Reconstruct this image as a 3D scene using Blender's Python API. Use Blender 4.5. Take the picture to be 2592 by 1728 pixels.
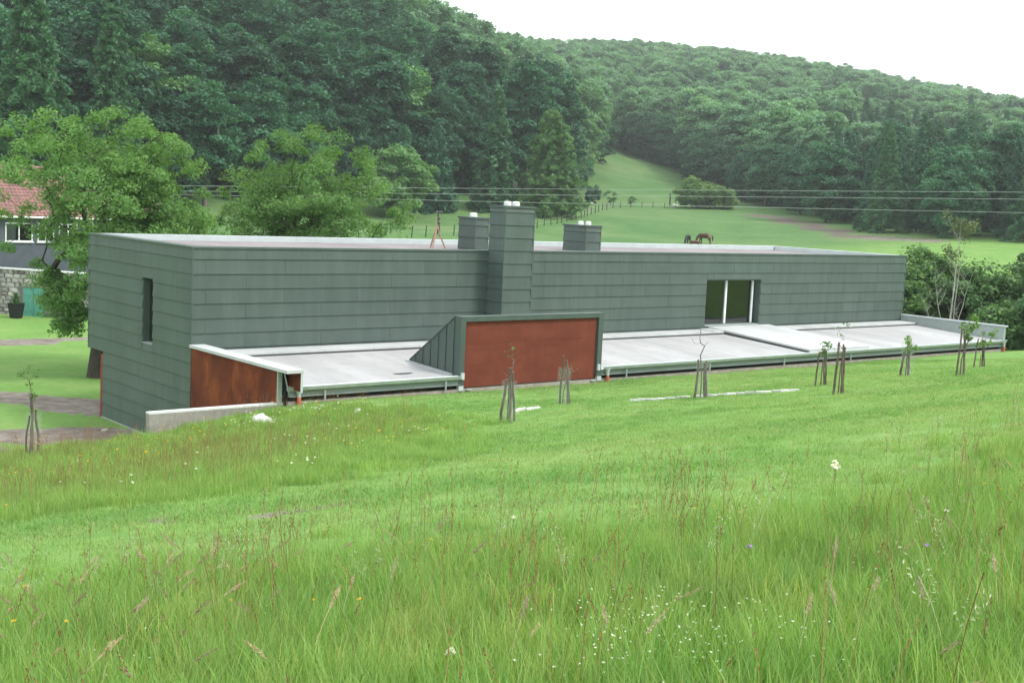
import bpy, math, random
import numpy as np
from mathutils import Matrix, Vector
for o in list(bpy.data.objects): bpy.data.objects.remove(o, do_unlink=True)
SC = bpy.context.scene
COL = SC.collection
R = math.radians
# ---------------------------------------------------------------- camera
CAMP = (-18.756, -39.457, 9.0606)
YAW, PITCH, ROLL = 0.6918973, -0.1114864, 0.0460583
def cam_axes():
    f = np.array([math.sin(YAW)*math.cos(PITCH), math.cos(YAW)*math.cos(PITCH), math.sin(PITCH)])
    r = np.array([math.cos(YAW), -math.sin(YAW), 0.0]); u = np.cross(r, f)
    c, s = math.cos(ROLL), math.sin(ROLL)
    return r*c+u*s, u*c-r*s, f
_r, _u, _f = cam_axes()
cd = bpy.data.cameras.new('camera'); cam = bpy.data.objects.new('camera', cd); COL.objects.link(cam)
cam.matrix_world = Matrix(((_r[0], _u[0], -_f[0], CAMP[0]), (_r[1], _u[1], -_f[1], CAMP[1]), (_r[2], _u[2], -_f[2], CAMP[2]), (0, 0, 0, 1)))
cd.sensor_fit = 'HORIZONTAL'; cd.sensor_width = 36.0; cd.lens = 3222.39/2592*36; cd.clip_start = 0.1; cd.clip_end = 6000
SC.camera = cam
# ---------------------------------------------------------------- sky, sun, exposure
SUN_EL, SUN_AZ = R(52), R(150)          # azimuth clockwise from +Y
wd = bpy.data.worlds.new('World'); SC.world = wd; wd.use_nodes = True
nt = wd.node_tree; nt.nodes.clear()
sky = nt.nodes.new('ShaderNodeTexSky'); sky.sky_type = 'NISHITA'; sky.sun_disc = False
sky.sun_elevation = SUN_EL; sky.sun_rotation = SUN_AZ; sky.air_density = 1.0; sky.dust_density = 6.0; sky.ozone_density = 1.0
cl = nt.nodes.new('ShaderNodeMix'); cl.data_type = 'RGBA'; cl.inputs[0].default_value = 0.88   # closed cloud cover over the clear sky
cl.inputs[7].default_value = (10.5, 11.2, 11.4, 1)
bg = nt.nodes.new('ShaderNodeBackground'); bg.inputs[1].default_value = 0.1
wo = nt.nodes.new('ShaderNodeOutputWorld')
nt.links.new(sky.outputs[0], cl.inputs[6]); nt.links.new(cl.outputs[2], bg.inputs[0]); nt.links.new(bg.outputs[0], wo.inputs[0])
sl = bpy.data.lights.new('sun', 'SUN'); sl.energy = 1.5; sl.angle = R(12); sl.color = (1.0, 0.97, 0.92)
so = bpy.data.objects.new('sun', sl); COL.objects.link(so)
sd = Vector((math.sin(SUN_AZ)*math.cos(SUN_EL), math.cos(SUN_AZ)*math.cos(SUN_EL), math.sin(SUN_EL)))
so.rotation_euler = sd.to_track_quat('Z', 'Y').to_euler(); so.location = (0, -20, 60)
SC.view_settings.view_transform = 'Standard'; SC.view_settings.look = 'None'; SC.view_settings.gamma = 1; SC.view_settings.exposure = 0.85
SC.view_settings.use_curve_mapping = False
SC.render.engine = 'CYCLES'
cy = SC.cycles; cy.max_bounces = 6; cy.diffuse_bounces = 3; cy.glossy_bounces = 3; cy.transmission_bounces = 4; cy.transparent_max_bounces = 8; cy.volume_bounces = 0
cy.use_denoising = True; cy.sample_clamp_indirect = 6
HAZE = 0.00027
cy.use_adaptive_sampling = True; cy.adaptive_threshold = 0.02
try: cy.denoiser = 'OPENIMAGEDENOISE'
except Exception: pass
# ---------------------------------------------------------------- terrain heights
class TPS:
    def __init__(s, pts, lam=0.0, sc=1.0):
        P = np.array(pts, float); s.X = P[:, :2]/sc; s.sc = sc; n = len(P)
        K = s.U(s.X[:, None]-s.X[None]); K[np.arange(n), np.arange(n)] += lam
        A = np.zeros((n+3, n+3)); A[:n, :n] = K; A[:n, n] = 1; A[:n, n+1:] = s.X; A[n, :n] = 1; A[n+1:, :n] = s.X.T
        b = np.zeros(n+3); b[:n] = P[:, 2]; s.w = np.linalg.solve(A, b)
    def U(s, d):
        r2 = (d**2).sum(-1)+1e-12; return 0.5*r2*np.log(r2)
    def __call__(s, x, y):
        x = np.asarray(x, float); y = np.asarray(y, float); Q = np.stack([x.ravel(), y.ravel()], -1)/s.sc
        out = np.empty(len(Q))
        for i in range(0, len(Q), 20000):
            q = Q[i:i+20000]; out[i:i+20000] = s.U(q[:, None]-s.X[None])@s.w[:-3]+s.w[-3]+q@s.w[-2:]
        return out.reshape(x.shape)
FRONT = TPS([(0.3, -6, 2.55), (7, -6, 2.55), (13, -6, 2.55), (20, -6, 2.55), (30, -6, 2.55), (41, -6, 2.55), (-2, -6, 2.3), (-4, -6, 2.03), (-6, -6, 1.93), (-8, -6, 1.84),
    (-8, -8.2, 2.2), (-4, -9, 2.42), (1.84, -14.6, 3.34), (6.4, -11.6, 3.06), (10.8, -18.2, 4.06), (14.9, -19.4, 4.5), (28.2, -12.3, 3.2),
    (-18.756, -39.457, 7.5), (-30, -6, 1.2), (-25, -18, 3.0), (-14, -24, 4.75), (-10, -29, 5.75), (-3, -27, 5.35), (4, -28, 5.75), (-40, -40, 6.6), (-20, -58, 10.5), (25, -38, 7.6), (45, -26, 5.8), (50, -12, 3.1), (70, -20, 5),
    (30, -60, 12), (-60, -20, 2.5), (90, -60, 14), (-90, -60, 9), (0, -110, 22), (90, -110, 26), (-90, -110, 19)], sc=20)
BACK = TPS([(0, 0, 0.02), (0, 8, 0.02), (-4, 4, 0.04), (-8, 0, 0.05), (-3, 14, 0), (4.1, 18.7, -0.2), (-20, 10, -0.1), (5, 33, -0.3), (11.4, 49, -0.4), (-10, 45, -0.4), (30, 15, 0), (45, 12, 1.2), (50, -6, 2.3), (60, 6, 1.8),
    (30, 75, 1.2), (60, 60, 2.4), (71, 88, 4.4), (30, 112, 3.6), (-10, 100, 3.5), (94, 128, 5.2), (122, 125, 6.8), (131, 97, 3.5), (105, 45, 2.6), (153, 65, 5.4), (110, -10, 3.2), (200, 30, 7), (198, 159, 9.6), (159, 93, 5.7), (180, 185, 10),
    (294, 292, 30.5), (245, 225, 19), (340, 345, 42),
    (263, 324, 48), (175, 239, 38), (467, 485, 74), (130, 190, 22), (70, 165, 16), (20, 150, 12), (-40, 130, 8), (60, 260, 48), (-60, 230, 40), (150, 330, 58), (100, 450, 85), (-100, 400, 75),
    (576, 528, 88), (552, 280, 40), (430, 330, 52), (330, 200, 27), (300, 80, 11), (440, 150, 24), (650, 400, 67), (800, 640, 88), (700, 200, 33), (300, 600, 75), (900, 300, 50), (600, 900, 80), (-300, 100, 10), (-300, -100, 2), (1200, 1200, 60), (-300, 1200, 60), (1200, -100, 20), (400, -60, 9)], lam=0.004, sc=100)
def sstep(t): t = np.clip(t, 0, 1); return t*t*(3-2*t)
def ground_z(x, y):
    x = np.asarray(x, float); y = np.asarray(y, float)
    w = 0.14+np.clip(-4.3-x, 0, 8)*1.0+np.clip(x-41.5, 0, 12)*1.2
    m = sstep((y+5.92)/w)
    r = np.hypot(x, y+6)
    f = FRONT(x, y); b = BACK(x, y)
    return f*(1-m)+b*m+0.02*np.sin(x*0.9+1.3*np.sin(y*0.5))*np.sin(y*0.8+0.7)*np.clip((r-8)/6, 0, 1)
def gz(x, y): return float(ground_z(np.array([x]), np.array([y]))[0])
# ---------------------------------------------------------------- helpers
def thing(name, label, cat, loc=(0, 0, 0), rz=0.0, group=None, parent=None):
    o = bpy.data.objects.new(name, None); COL.objects.link(o); o.location = loc; o.rotation_euler = (0, 0, rz); o.empty_display_size = 0.3
    tag(o, label, cat, group); return o
def tag(o, label=None, cat=None, group=None, kind=None):
    if label: o['label'] = label
    if cat: o['category'] = cat
    if group: o['group'] = group
    if kind: o['kind'] = kind
    return o
def link(name, me, parent=None, loc=(0, 0, 0), rot=(0, 0, 0), scale=(1, 1, 1)):
    o = bpy.data.objects.new(name, me); COL.objects.link(o); o.parent = parent; o.location = loc; o.rotation_euler = rot; o.scale = scale
    return o
def copy_tree(o, parent=None):
    c = o.copy(); COL.objects.link(c); c.parent = parent
    for ch in o.children: copy_tree(ch, c)
    return c
class MB:
    def __init__(s): s.v = []; s.f = []; s.smooth = False
    def add(s, vs, fs):
        n = len(s.v); s.v += [tuple(map(float, v)) for v in vs]; s.f += [tuple(i+n for i in f) for f in fs]; return s
    def box(s, x0, x1, y0, y1, z0, z1):
        return s.add([(x0, y0, z0), (x1, y0, z0), (x1, y1, z0), (x0, y1, z0), (x0, y0, z1), (x1, y0, z1), (x1, y1, z1), (x0, y1, z1)],
                     [(0, 3, 2, 1), (4, 5, 6, 7), (0, 1, 5, 4), (1, 2, 6, 5), (2, 3, 7, 6), (3, 0, 4, 7)])
    def prism(s, poly, axis, a, b):          # poly in the two other axes, extruded along axis
        n = len(poly)
        def P(p, t): return {0: (t, p[0], p[1]), 1: (p[0], t, p[1]), 2: (p[0], p[1], t)}[axis]
        vs = [P(p, a) for p in poly]+[P(p, b) for p in poly]
        return s.add(vs, [tuple(range(n))[::-1], tuple(range(n, 2*n))]+[(i, (i+1) % n, n+(i+1) % n, n+i) for i in range(n)])
    def tube(s, pts, rad, n=6, cap=True):
        P = [np.array(p, float) for p in pts]; m = len(P); rad = [rad]*m if np.isscalar(rad) else rad
        vs = []; ref = np.array([0.31, 0.17, 0.93])
        for i in range(m):
            t = P[min(i+1, m-1)]-P[max(i-1, 0)]; t = t/(np.linalg.norm(t)+1e-9)
            rr = ref if abs(t@ref) < 0.95*np.linalg.norm(ref) else np.array([1., 0.2, 0])
            a = np.cross(t, rr); a /= np.linalg.norm(a)+1e-9; b = np.cross(t, a)
            for k in range(n):
                w = 2*math.pi*k/n; vs.append(P[i]+rad[i]*(math.cos(w)*a+math.sin(w)*b))
        fs = [(i*n+k, i*n+(k+1) % n, (i+1)*n+(k+1) % n, (i+1)*n+k) for i in range(m-1) for k in range(n)]
        if cap: fs += [tuple(range(n))[::-1], tuple(range((m-1)*n, m*n))]
        return s.add(vs, fs)
    def mesh(s, name, mat):
        me = bpy.data.meshes.new(name); me.from_pydata(s.v, [], s.f); me.update()
        if s.smooth: me.polygons.foreach_set('use_smooth', [True]*len(me.polygons))
        if mat: me.materials.append(mat)
        return me
    def build(s, name, mat, parent=None, loc=(0, 0, 0), rot=(0, 0, 0)):
        return link(name, s.mesh(name, mat), parent, loc, rot)
def np_mesh(name, V, F, mat, attrs=None, smooth=False):   # V (n,3), F (m,4) or (m,3)
    me = bpy.data.meshes.new(name); V = np.asarray(V, np.float32); F = np.asarray(F, np.int32); k = F.shape[1]
    me.vertices.add(len(V)); me.vertices.foreach_set('co', V.ravel())
    me.loops.add(F.size); me.loops.foreach_set('vertex_index', F.ravel())
    me.polygons.add(len(F)); me.polygons.foreach_set('loop_start', np.arange(0, F.size, k, dtype=np.int32)); me.polygons.foreach_set('loop_total', np.full(len(F), k, np.int32))
    if smooth: me.polygons.foreach_set('use_smooth', np.ones(len(F), bool))
    me.update(calc_edges=True)
    for nm, a in (attrs or {}).items():
        at = me.attributes.new(nm, 'FLOAT', 'POINT'); at.data.foreach_set('value', np.asarray(a, np.float32).ravel())
    if mat: me.materials.append(mat)
    return me
# ---------------------------------------------------------------- materials
class NT:
    def __init__(s, name):
        s.m = bpy.data.materials.new(name); s.m.use_nodes = True; s.t = s.m.node_tree; s.t.nodes.clear()
        s.out = s.t.nodes.new('ShaderNodeOutputMaterial')
    def n(s, typ, **kw):
        nd = s.t.nodes.new('ShaderNode'+typ)
        for k_, v in kw.items():
            if hasattr(nd, k_) and not k_.startswith('i_'): setattr(nd, k_, v)
        return nd
    def l(s, a, b): s.t.links.new(a, b)
    def val(s, sock, v):
        if hasattr(v, 'is_linked') or isinstance(v, bpy.types.NodeSocket): s.l(v, sock)
        else: sock.default_value = v
    def noise(s, scale, detail=4, rough=0.55, vec=None, dist=0.0, dim='3D'):
        n = s.n('TexNoise'); n.inputs['Scale'].default_value = scale; n.inputs['Detail'].default_value = detail; n.inputs['Roughness'].default_value = rough; n.inputs['Distortion'].default_value = dist
        if vec is not None: s.l(vec, n.inputs['Vector'])
        return n.outputs[0]
    def ramp(s, fac, stops):
        r = s.n('ValToRGB'); e = r.color_ramp.elements
        while len(e) > 1: e.remove(e[-1])
        e[0].position = stops[0][0]; e[0].color = c4(stops[0][1])
        for p, c in stops[1:]:
            x = e.new(p); x.color = c4(c)
        s.l(fac, r.inputs[0]); return r.outputs[0]
    def mix(s, fac, a, b, mode='MIX'):
        m = s.n('Mix'); m.data_type = 'RGBA'; m.blend_type = mode
        s.val(m.inputs[0], fac); s.val(m.inputs[6], c4(a) if isinstance(a, tuple) else a); s.val(m.inputs[7], c4(b) if isinstance(b, tuple) else b)
        return m.outputs[2]
    def math(s, op, a, b=0.0, clamp=False):
        m = s.n('Math'); m.operation = op; m.use_clamp = clamp; s.val(m.inputs[0], a); s.val(m.inputs[1], b); return m.outputs[0]
    def mapr(s, v, a, b, c=0.0, d=1.0):
        m = s.n('MapRange'); s.val(m.inputs[0], v); m.inputs[1].default_value = a; m.inputs[2].default_value = b; m.inputs[3].default_value = c; m.inputs[4].default_value = d; return m.outputs[0]
    def coord(s, kind='Object', scale=None):
        c = s.n('TexCoord').outputs[kind]
        if scale:
            m = s.n('Mapping'); m.inputs['Scale'].default_value = scale; s.l(c, m.inputs[0]); c = m.outputs[0]
        return c
    def pos(s, scale=None):
        c = s.n('NewGeometry').outputs['Position']
        if scale:
            m = s.n('Mapping'); m.inputs['Scale'].default_value = scale; s.l(c, m.inputs[0]); c = m.outputs[0]
        return c
    def attr(s, name):
        a = s.n('Attribute'); a.attribute_name = name; return a.outputs['Fac']
    def rnd(s): return s.n('ObjectInfo').outputs['Random']
    def bump(s, h, strength=0.3, dist=0.02):
        b = s.n('Bump'); b.inputs['Strength'].default_value = strength; b.inputs['Distance'].default_value = dist; s.l(h, b.inputs['Height']); return b.outputs[0]
    def pbsdf(s, col, rough=0.6, metal=0.0, spec=0.4, normal=None, **kw):
        p = s.n('BsdfPrincipled'); s.val(p.inputs['Base Color'], c4(col) if isinstance(col, tuple) else col); s.val(p.inputs['Roughness'], rough); p.inputs['Metallic'].default_value = metal
        p.inputs['Specular IOR Level'].default_value = spec
        if normal is not None: s.l(normal, p.inputs['Normal'])
        return p.outputs[0]
    def done(s, sh): s.l(sh, s.out.inputs[0]); return s.m
def c4(c): return (c[0], c[1], c[2], 1.0) if len(c) == 3 else c
M = {}
def simple(name, col, rough=0.7, var=0.25, scale=6.0, metal=0.0, spec=0.35, bump=0.0, stretch=None, world=False):
    t = NT(name); v = (t.pos(stretch) if world else t.coord('Object', stretch))
    n = t.noise(scale, 5, 0.6, v); lo = tuple(c*(1-var) for c in col); hi = tuple(min(1, c*(1+var)) for c in col)
    c = t.ramp(n, [(0.3, lo), (0.7, hi)])
    M[name] = t.done(t.pbsdf(c, rough, metal, spec, t.bump(n, bump, 0.02) if bump else None)); return M[name]
def mk_cladding():
    t = NT('cladding'); v = t.pos((1, 1, 1)); a = t.noise(0.9, 3, 0.5, v); b = t.noise(14, 5, 0.6, t.pos((0.5, 0.5, 4)))
    st = t.noise(1.0, 4, 0.6, t.pos((2.5, 2.5, 0.35)))
    c = t.ramp(a, [(0.3, (0.056, 0.082, 0.072)), (0.7, (0.068, 0.096, 0.085))])
    c = t.mix(0.6, c, t.ramp(t.rnd(), [(0, (0.88, 0.9, 0.9)), (1, (1.1, 1.1, 1.1))]), 'MULTIPLY')
    c = t.mix(t.mapr(st, 0.42, 0.72, 0.0, 0.5), c, (0.098, 0.130, 0.118))
    c = t.mix(0.35, c, t.ramp(b, [(0.35, (0.75, 0.75, 0.75)), (0.65, (1.15, 1.15, 1.15))]), 'MULTIPLY')
    M['cladding'] = t.done(t.pbsdf(c, t.mapr(b, 0.3, 0.7, 0.42, 0.6), 0.0, 0.45, t.bump(t.noise(1.7, 2, 0.4, t.pos((0.7, 0.7, 1.6))), 0.22, 0.03)))
mk_cladding()
def mk_rust():
    t = NT('rust_steel'); n = t.noise(0.8, 4, 0.55, t.pos((1, 1.3, 0.8)), 0.25); f = t.noise(9, 6, 0.65, t.pos())
    c = t.ramp(n, [(0.34, (0.092, 0.022, 0.011)), (0.52, (0.145, 0.034, 0.014)), (0.68, (0.235, 0.064, 0.019))])
    c = t.mix(0.5, c, t.ramp(f, [(0.3, (0.7, 0.68, 0.66)), (0.7, (1.2, 1.2, 1.2))]), 'MULTIPLY')
    M['rust_steel'] = t.done(t.pbsdf(c, 0.85, 0.0, 0.2, t.bump(f, 0.3, 0.01)))
    t = NT('rust_sheet'); n = t.noise(1.1, 5, 0.6, t.pos((1, 1, 2.2))); f = t.noise(11, 6, 0.7, t.pos((1, 1, 2)))
    st = t.noise(1.6, 4, 0.6, t.pos((2, 2, 0.25)))
    c = t.ramp(n, [(0.3, (0.135, 0.033, 0.020)), (0.7, (0.190, 0.050, 0.031))])
    c = t.mix(t.mapr(st, 0.5, 0.75, 0, 0.45), c, (0.12, 0.028, 0.018))
    c = t.mix(0.5, c, t.ramp(f, [(0.3, (0.75, 0.75, 0.75)), (0.7, (1.2, 1.2, 1.2))]), 'MULTIPLY')
    M['rust_sheet'] = t.done(t.pbsdf(c, 0.85, 0.0, 0.2, t.bump(f, 0.2, 0.01)))
mk_rust()
def mk_membrane(name, lo, hi, dirt, rgh=0.62, spec=0.25):
    t = NT(name); st = t.noise(0.55, 5, 0.62, t.pos((1.0, 0.22, 1)), 0.6); f = t.noise(3.0, 6, 0.65, t.pos((1, 0.5, 1))); g = t.noise(40, 3, 0.6, t.pos())
    c = t.ramp(st, [(0.3, lo), (0.68, hi)]); c = t.mix(t.mapr(f, 0.5, 0.72, 0, 0.5), c, dirt)
    c = t.mix(0.3, c, t.ramp(g, [(0.3, (0.85, 0.85, 0.85)), (0.7, (1.1, 1.1, 1.1))]), 'MULTIPLY')
    M[name] = t.done(t.pbsdf(c, rgh, 0, spec, t.bump(g, 0.1, 0.01)))
mk_membrane('membrane', (0.32, 0.315, 0.316), (0.45, 0.445, 0.447), (0.27, 0.265, 0.265))
mk_membrane('deck_slab', (0.42, 0.435, 0.435), (0.54, 0.555, 0.555), (0.34, 0.35, 0.35))
mk_membrane('roof_felt', (0.23, 0.20, 0.205), (0.29, 0.26, 0.265), (0.19, 0.17, 0.17), 0.95, 0.1)
simple('light_metal', (0.46, 0.51, 0.52), 0.4, 0.08, 2.0, 0.0, 0.5)
simple('shaded_beam_metal', (0.20, 0.245, 0.225), 0.45, 0.15, 3.0, 0.0, 0.4, stretch=(0.3, 1, 3))  # darker galvanised steel, the shadow at the eaves put into its colour
simple('shade_and_debris', (0.05, 0.055, 0.055), 0.8, 0.2, 4)  # near-black, for the painted shadow lines and the debris patch
simple('galvanised', (0.30, 0.345, 0.33), 0.42, 0.12, 5.0, 0.0, 0.5, stretch=(0.3, 1, 3))
simple('gutter_metal', (0.42, 0.46, 0.46), 0.38, 0.12, 4.0, 0.0, 0.5)
simple('white_paint', (0.72, 0.74, 0.74), 0.45, 0.05, 3)
simple('concrete', (0.27, 0.25, 0.235), 0.85, 0.22, 2.2, bump=0.3, world=True)
simple('concrete_top', (0.60, 0.61, 0.60), 0.8, 0.1, 3.0, bump=0.2, world=True)
simple('plinth', (0.30, 0.265, 0.23), 0.9, 0.3, 3.0, bump=0.3, world=True)
simple('dark_void', (0.012, 0.013, 0.013), 0.9, 0.1)
simple('room_wall', (0.16, 0.155, 0.15), 0.9, 0.1)
simple('red_paint', (0.20, 0.025, 0.028), 0.5, 0.15, 3)
simple('terracotta', (0.50, 0.13, 0.06), 0.6, 0.15, 5)
simple('pot_metal', (0.70, 0.72, 0.72), 0.35, 0.06, 3)
simple('old_wood', (0.16, 0.105, 0.075), 0.9, 0.35, 8, bump=0.5, stretch=(4, 4, 0.6))
simple('stake_wood', (0.115, 0.09, 0.07), 0.9, 0.45, 9, bump=0.6, stretch=(3, 3, 0.8))
simple('sawn_wood', (0.34, 0.22, 0.17), 0.85, 0.25, 6, stretch=(3, 3, 0.6))
simple('post_wood', (0.045, 0.04, 0.035), 0.9, 0.3, 5)
simple('mast', (0.05, 0.05, 0.05), 0.6, 0.2, 4)
simple('wire_metal', (0.34, 0.39, 0.37), 0.45, 0.05, 3)
simple('bark', (0.055, 0.047, 0.038), 0.95, 0.4, 5, bump=0.6, stretch=(3, 3, 0.7))
simple('bark_grey', (0.14, 0.125, 0.10), 0.95, 0.4, 5, bump=0.6, stretch=(3, 3, 0.7))
simple('birch_bark', (0.36, 0.35, 0.32), 0.85, 0.35, 4, stretch=(1, 1, 4))
simple('rock', (0.55, 0.55, 0.52), 0.9, 0.25, 3, bump=0.6)
simple('edging_stone', (0.50, 0.50, 0.48), 0.9, 0.15, 4, bump=0.5, world=True)
simple('slate_wall', (0.085, 0.10, 0.12), 0.8, 0.12, 2, world=True)
simple('pot_black', (0.012, 0.013, 0.016), 0.5, 0.2, 4)
simple('teal_paint', (0.10, 0.33, 0.27), 0.55, 0.15, 3, stretch=(2, 2, 0.5))
simple('mortar', (0.20, 0.19, 0.18), 0.95, 0.25, 6, world=True)
simple('black_hide', (0.014, 0.014, 0.018), 0.55, 0.2, 4)
simple('brown_hide', (0.085, 0.030, 0.016), 0.5, 0.25, 3)
simple('mane_hair', (0.02, 0.012, 0.01), 0.7, 0.2, 3)
def mk_stone():
    t = NT('wall_stone'); c = t.ramp(t.rnd(), [(0, (0.17, 0.155, 0.145)), (0.4, (0.30, 0.285, 0.27)), (0.8, (0.44, 0.42, 0.40)), (1, (0.55, 0.53, 0.50))]); n = t.noise(5, 5, 0.65, t.pos())
    c = t.mix(0.6, c, t.ramp(n, [(0.3, (0.65, 0.65, 0.65)), (0.7, (1.2, 1.2, 1.2))]), 'MULTIPLY'); M['wall_stone'] = t.done(t.pbsdf(c, 0.9, 0, 0.2, t.bump(n, 0.5, 0.03)))
    t = NT('roof_tile'); n = t.noise(2.2, 5, 0.6, t.pos()); m = t.noise(12, 2, 0.5, t.pos())
    c = t.ramp(n, [(0.3, (0.19, 0.115, 0.110)), (0.5, (0.26, 0.145, 0.132)), (0.7, (0.34, 0.175, 0.148))]); c = t.mix(0.6, c, t.ramp(m, [(0.35, (0.7, 0.7, 0.72)), (0.65, (1.25, 1.2, 1.2))]), 'MULTIPLY')
    M['roof_tile'] = t.done(t.pbsdf(c, 0.85, 0, 0.25))
    t = NT('glass'); fr = t.n('Fresnel'); fr.inputs[0].default_value = 1.7; tr = t.n('BsdfTransparent'); tr.inputs[0].default_value = (0.72, 0.76, 0.74, 1); g = t.n('BsdfGlossy'); g.inputs['Roughness'].default_value = 0.01; g.inputs[0].default_value = (0.9, 0.95, 0.93, 1)
    mx = t.n('MixShader'); t.l(t.math('MULTIPLY', fr.outputs[0], 1.0, True), mx.inputs[0]); t.l(tr.outputs[0], mx.inputs[1]); t.l(g.outputs[0], mx.inputs[2]); M['glass'] = t.done(mx.outputs[0])
    t = NT('dark_glass'); M['dark_glass'] = t.done(t.pbsdf((0.012, 0.015, 0.016), 0.04, 0, 0.6))
    t = NT('net_guard'); tr = t.n('BsdfTransparent'); d = t.n('BsdfDiffuse'); d.inputs[0].default_value = (0.5, 0.55, 0.52, 1); mx = t.n('MixShader'); mx.inputs[0].default_value = 0.10
    t.l(tr.outputs[0], mx.inputs[1]); t.l(d.outputs[0], mx.inputs[2]); M['net_guard'] = t.done(mx.outputs[0])
mk_stone()
def leafmat(name, lo, hi, trans=0.35, rough=0.55, spec=0.35, objvar=0.22, yellow=None):
    t = NT(name); a = t.attr('tint'); c = t.mix(a, lo, hi)
    rv = t.rnd(); c = t.mix(1.0, c, t.ramp(rv, [(0, tuple([1-objvar]*3)), (0.5, (1, 1, 1)), (1, (1+objvar, 1+objvar*0.9, 1+objvar*0.4))]), 'MULTIPLY')
    if yellow: c = t.mix(t.mapr(a, 0.9, 1.0, 0, 0.8), c, yellow)
    p = t.pbsdf(c, rough, 0, spec); tl = t.n('BsdfTranslucent'); t.l(t.mix(1.0, c, (1.15, 1.2, 0.6), 'MULTIPLY'), tl.inputs[0])
    mx = t.n('MixShader'); mx.inputs[0].default_value = trans; t.l(p, mx.inputs[1]); t.l(tl.outputs[0], mx.inputs[2]); M[name] = t.done(mx.outputs[0])
leafmat('leaf_walnut', (0.088, 0.200, 0.055), (0.190, 0.345, 0.100), 0.45, objvar=0.06)
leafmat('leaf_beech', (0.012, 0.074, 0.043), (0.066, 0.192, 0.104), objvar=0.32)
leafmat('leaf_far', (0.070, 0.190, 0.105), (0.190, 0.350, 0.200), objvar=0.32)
leafmat('leaf_conifer', (0.034, 0.128, 0.078), (0.085, 0.210, 0.122), 0.15)
leafmat('leaf_larch', (0.045, 0.140, 0.068), (0.095, 0.220, 0.100), 0.25)
leafmat('leaf_mid', (0.062, 0.165, 0.062), (0.135, 0.285, 0.105))
leafmat('leaf_bush', (0.046, 0.115, 0.036), (0.110, 0.215, 0.066))
leafmat('leaf_birch', (0.11, 0.16, 0.07), (0.20, 0.26, 0.12))
leafmat('leaf_light', (0.095, 0.215, 0.075), (0.190, 0.360, 0.130), 0.4)
leafmat('leaf_hazel', (0.105, 0.215, 0.060), (0.215, 0.360, 0.110), 0.4)
leafmat('leaf_young', (0.10, 0.20, 0.05), (0.18, 0.30, 0.08))
leafmat('grass_blade', (0.160, 0.300, 0.062), (0.305, 0.455, 0.140), 0.4, 0.5, 0.3, 0.25, (0.27, 0.33, 0.08))
leafmat('grass_lawn', (0.205, 0.338, 0.104), (0.305, 0.435, 0.168), 0.4, 0.6, 0.2, 0.15, (0.30, 0.36, 0.11))
leafmat('lawn_dry', (0.29, 0.365, 0.14), (0.38, 0.435, 0.205), 0.4, 0.6, 0.2, 0.15)
leafmat('lawn_dark', (0.140, 0.295, 0.078), (0.22, 0.38, 0.12), 0.4, 0.6, 0.2, 0.15)
leafmat('blade_yellow', (0.28, 0.35, 0.09), (0.42, 0.48, 0.17), 0.4, 0.5, 0.3, 0.2)
leafmat('blade_dark', (0.115, 0.26, 0.050), (0.22, 0.39, 0.10), 0.4, 0.5, 0.3, 0.2)
leafmat('seed_red', (0.19, 0.095, 0.055), (0.34, 0.20, 0.12), 0.3, 0.8, 0.1)
leafmat('seed_pale', (0.33, 0.27, 0.18), (0.52, 0.44, 0.32), 0.3, 0.8, 0.1)
leafmat('seed_green', (0.30, 0.36, 0.22), (0.50, 0.54, 0.40), 0.3, 0.8, 0.1)
leafmat('petal_white', (0.70, 0.70, 0.62), (0.82, 0.82, 0.76), 0.3, 0.7, 0.2, 0.05)
leafmat('petal_yellow', (0.65, 0.40, 0.02), (0.80, 0.52, 0.03), 0.3, 0.7, 0.2, 0.05)
leafmat('petal_lilac', (0.38, 0.26, 0.52), (0.52, 0.40, 0.66), 0.3, 0.7, 0.2, 0.05)
# ---------------------------------------------------------------- ground
def poly_sd(x, y, poly):                 # signed distance to polygon, + inside
    P = np.array(poly, float); d = np.full(x.shape, 1e9); ins = np.zeros(x.shape, bool)
    for i in range(len(P)):
        a, b = P[i], P[(i+1) % len(P)]; e = b-a; t = np.clip(((x-a[0])*e[0]+(y-a[1])*e[1])/(e@e), 0, 1)
        d = np.minimum(d, np.hypot(x-a[0]-t*e[0], y-a[1]-t*e[1]))
        c = ((a[1] > y) != (b[1] > y)); xi = a[0]+(y-a[1])/(b[1]-a[1]+1e-12)*e[0]; ins ^= c & (x < xi)
    return np.where(ins, d, -d)
def line_d(x, y, pl):
    d = np.full(x.shape, 1e9)
    for a, b in zip(pl[:-1], pl[1:]):
        a = np.array(a, float); e = np.array(b, float)-a; t = np.clip(((x-a[0])*e[0]+(y-a[1])*e[1])/(e@e), 0, 1); d = np.minimum(d, np.hypot(x-a[0]-t*e[0], y-a[1]-t*e[1]))
    return d
def wob(x, y, s, k=0.0):
    return (np.sin(x*s+2.1*np.sin(y*s*0.7+k))+np.sin(y*s*1.37+1.7*np.sin(x*s*0.9+k*2))+0.5*np.sin((x+y)*s*2.3+k))/2.5
UNMOWN = [(-8.4, -6.2), (-4.3, -6.2), (-0.5, -6.9), (2.4, -8.2), (1.2, -12.5), (-3, -18.6), (-6, -21.3), (-10.6, -23.0), (-13.8, -23.3), (-20, -22), (-25, -14), (-20, -6)]
TALL = [(-30, -32.0), (-17.5, -29.8), (-15.3, -29.9), (-13.9, -31.1), (-12.6, -32.3), (-11.1, -33.4), (-9.6, -33.7), (-7.4, -33.2), (-4.4, -31.9), (0.5, -31), (12, -30.5), (22, -34), (22, -52), (-30, -52)]
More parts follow.
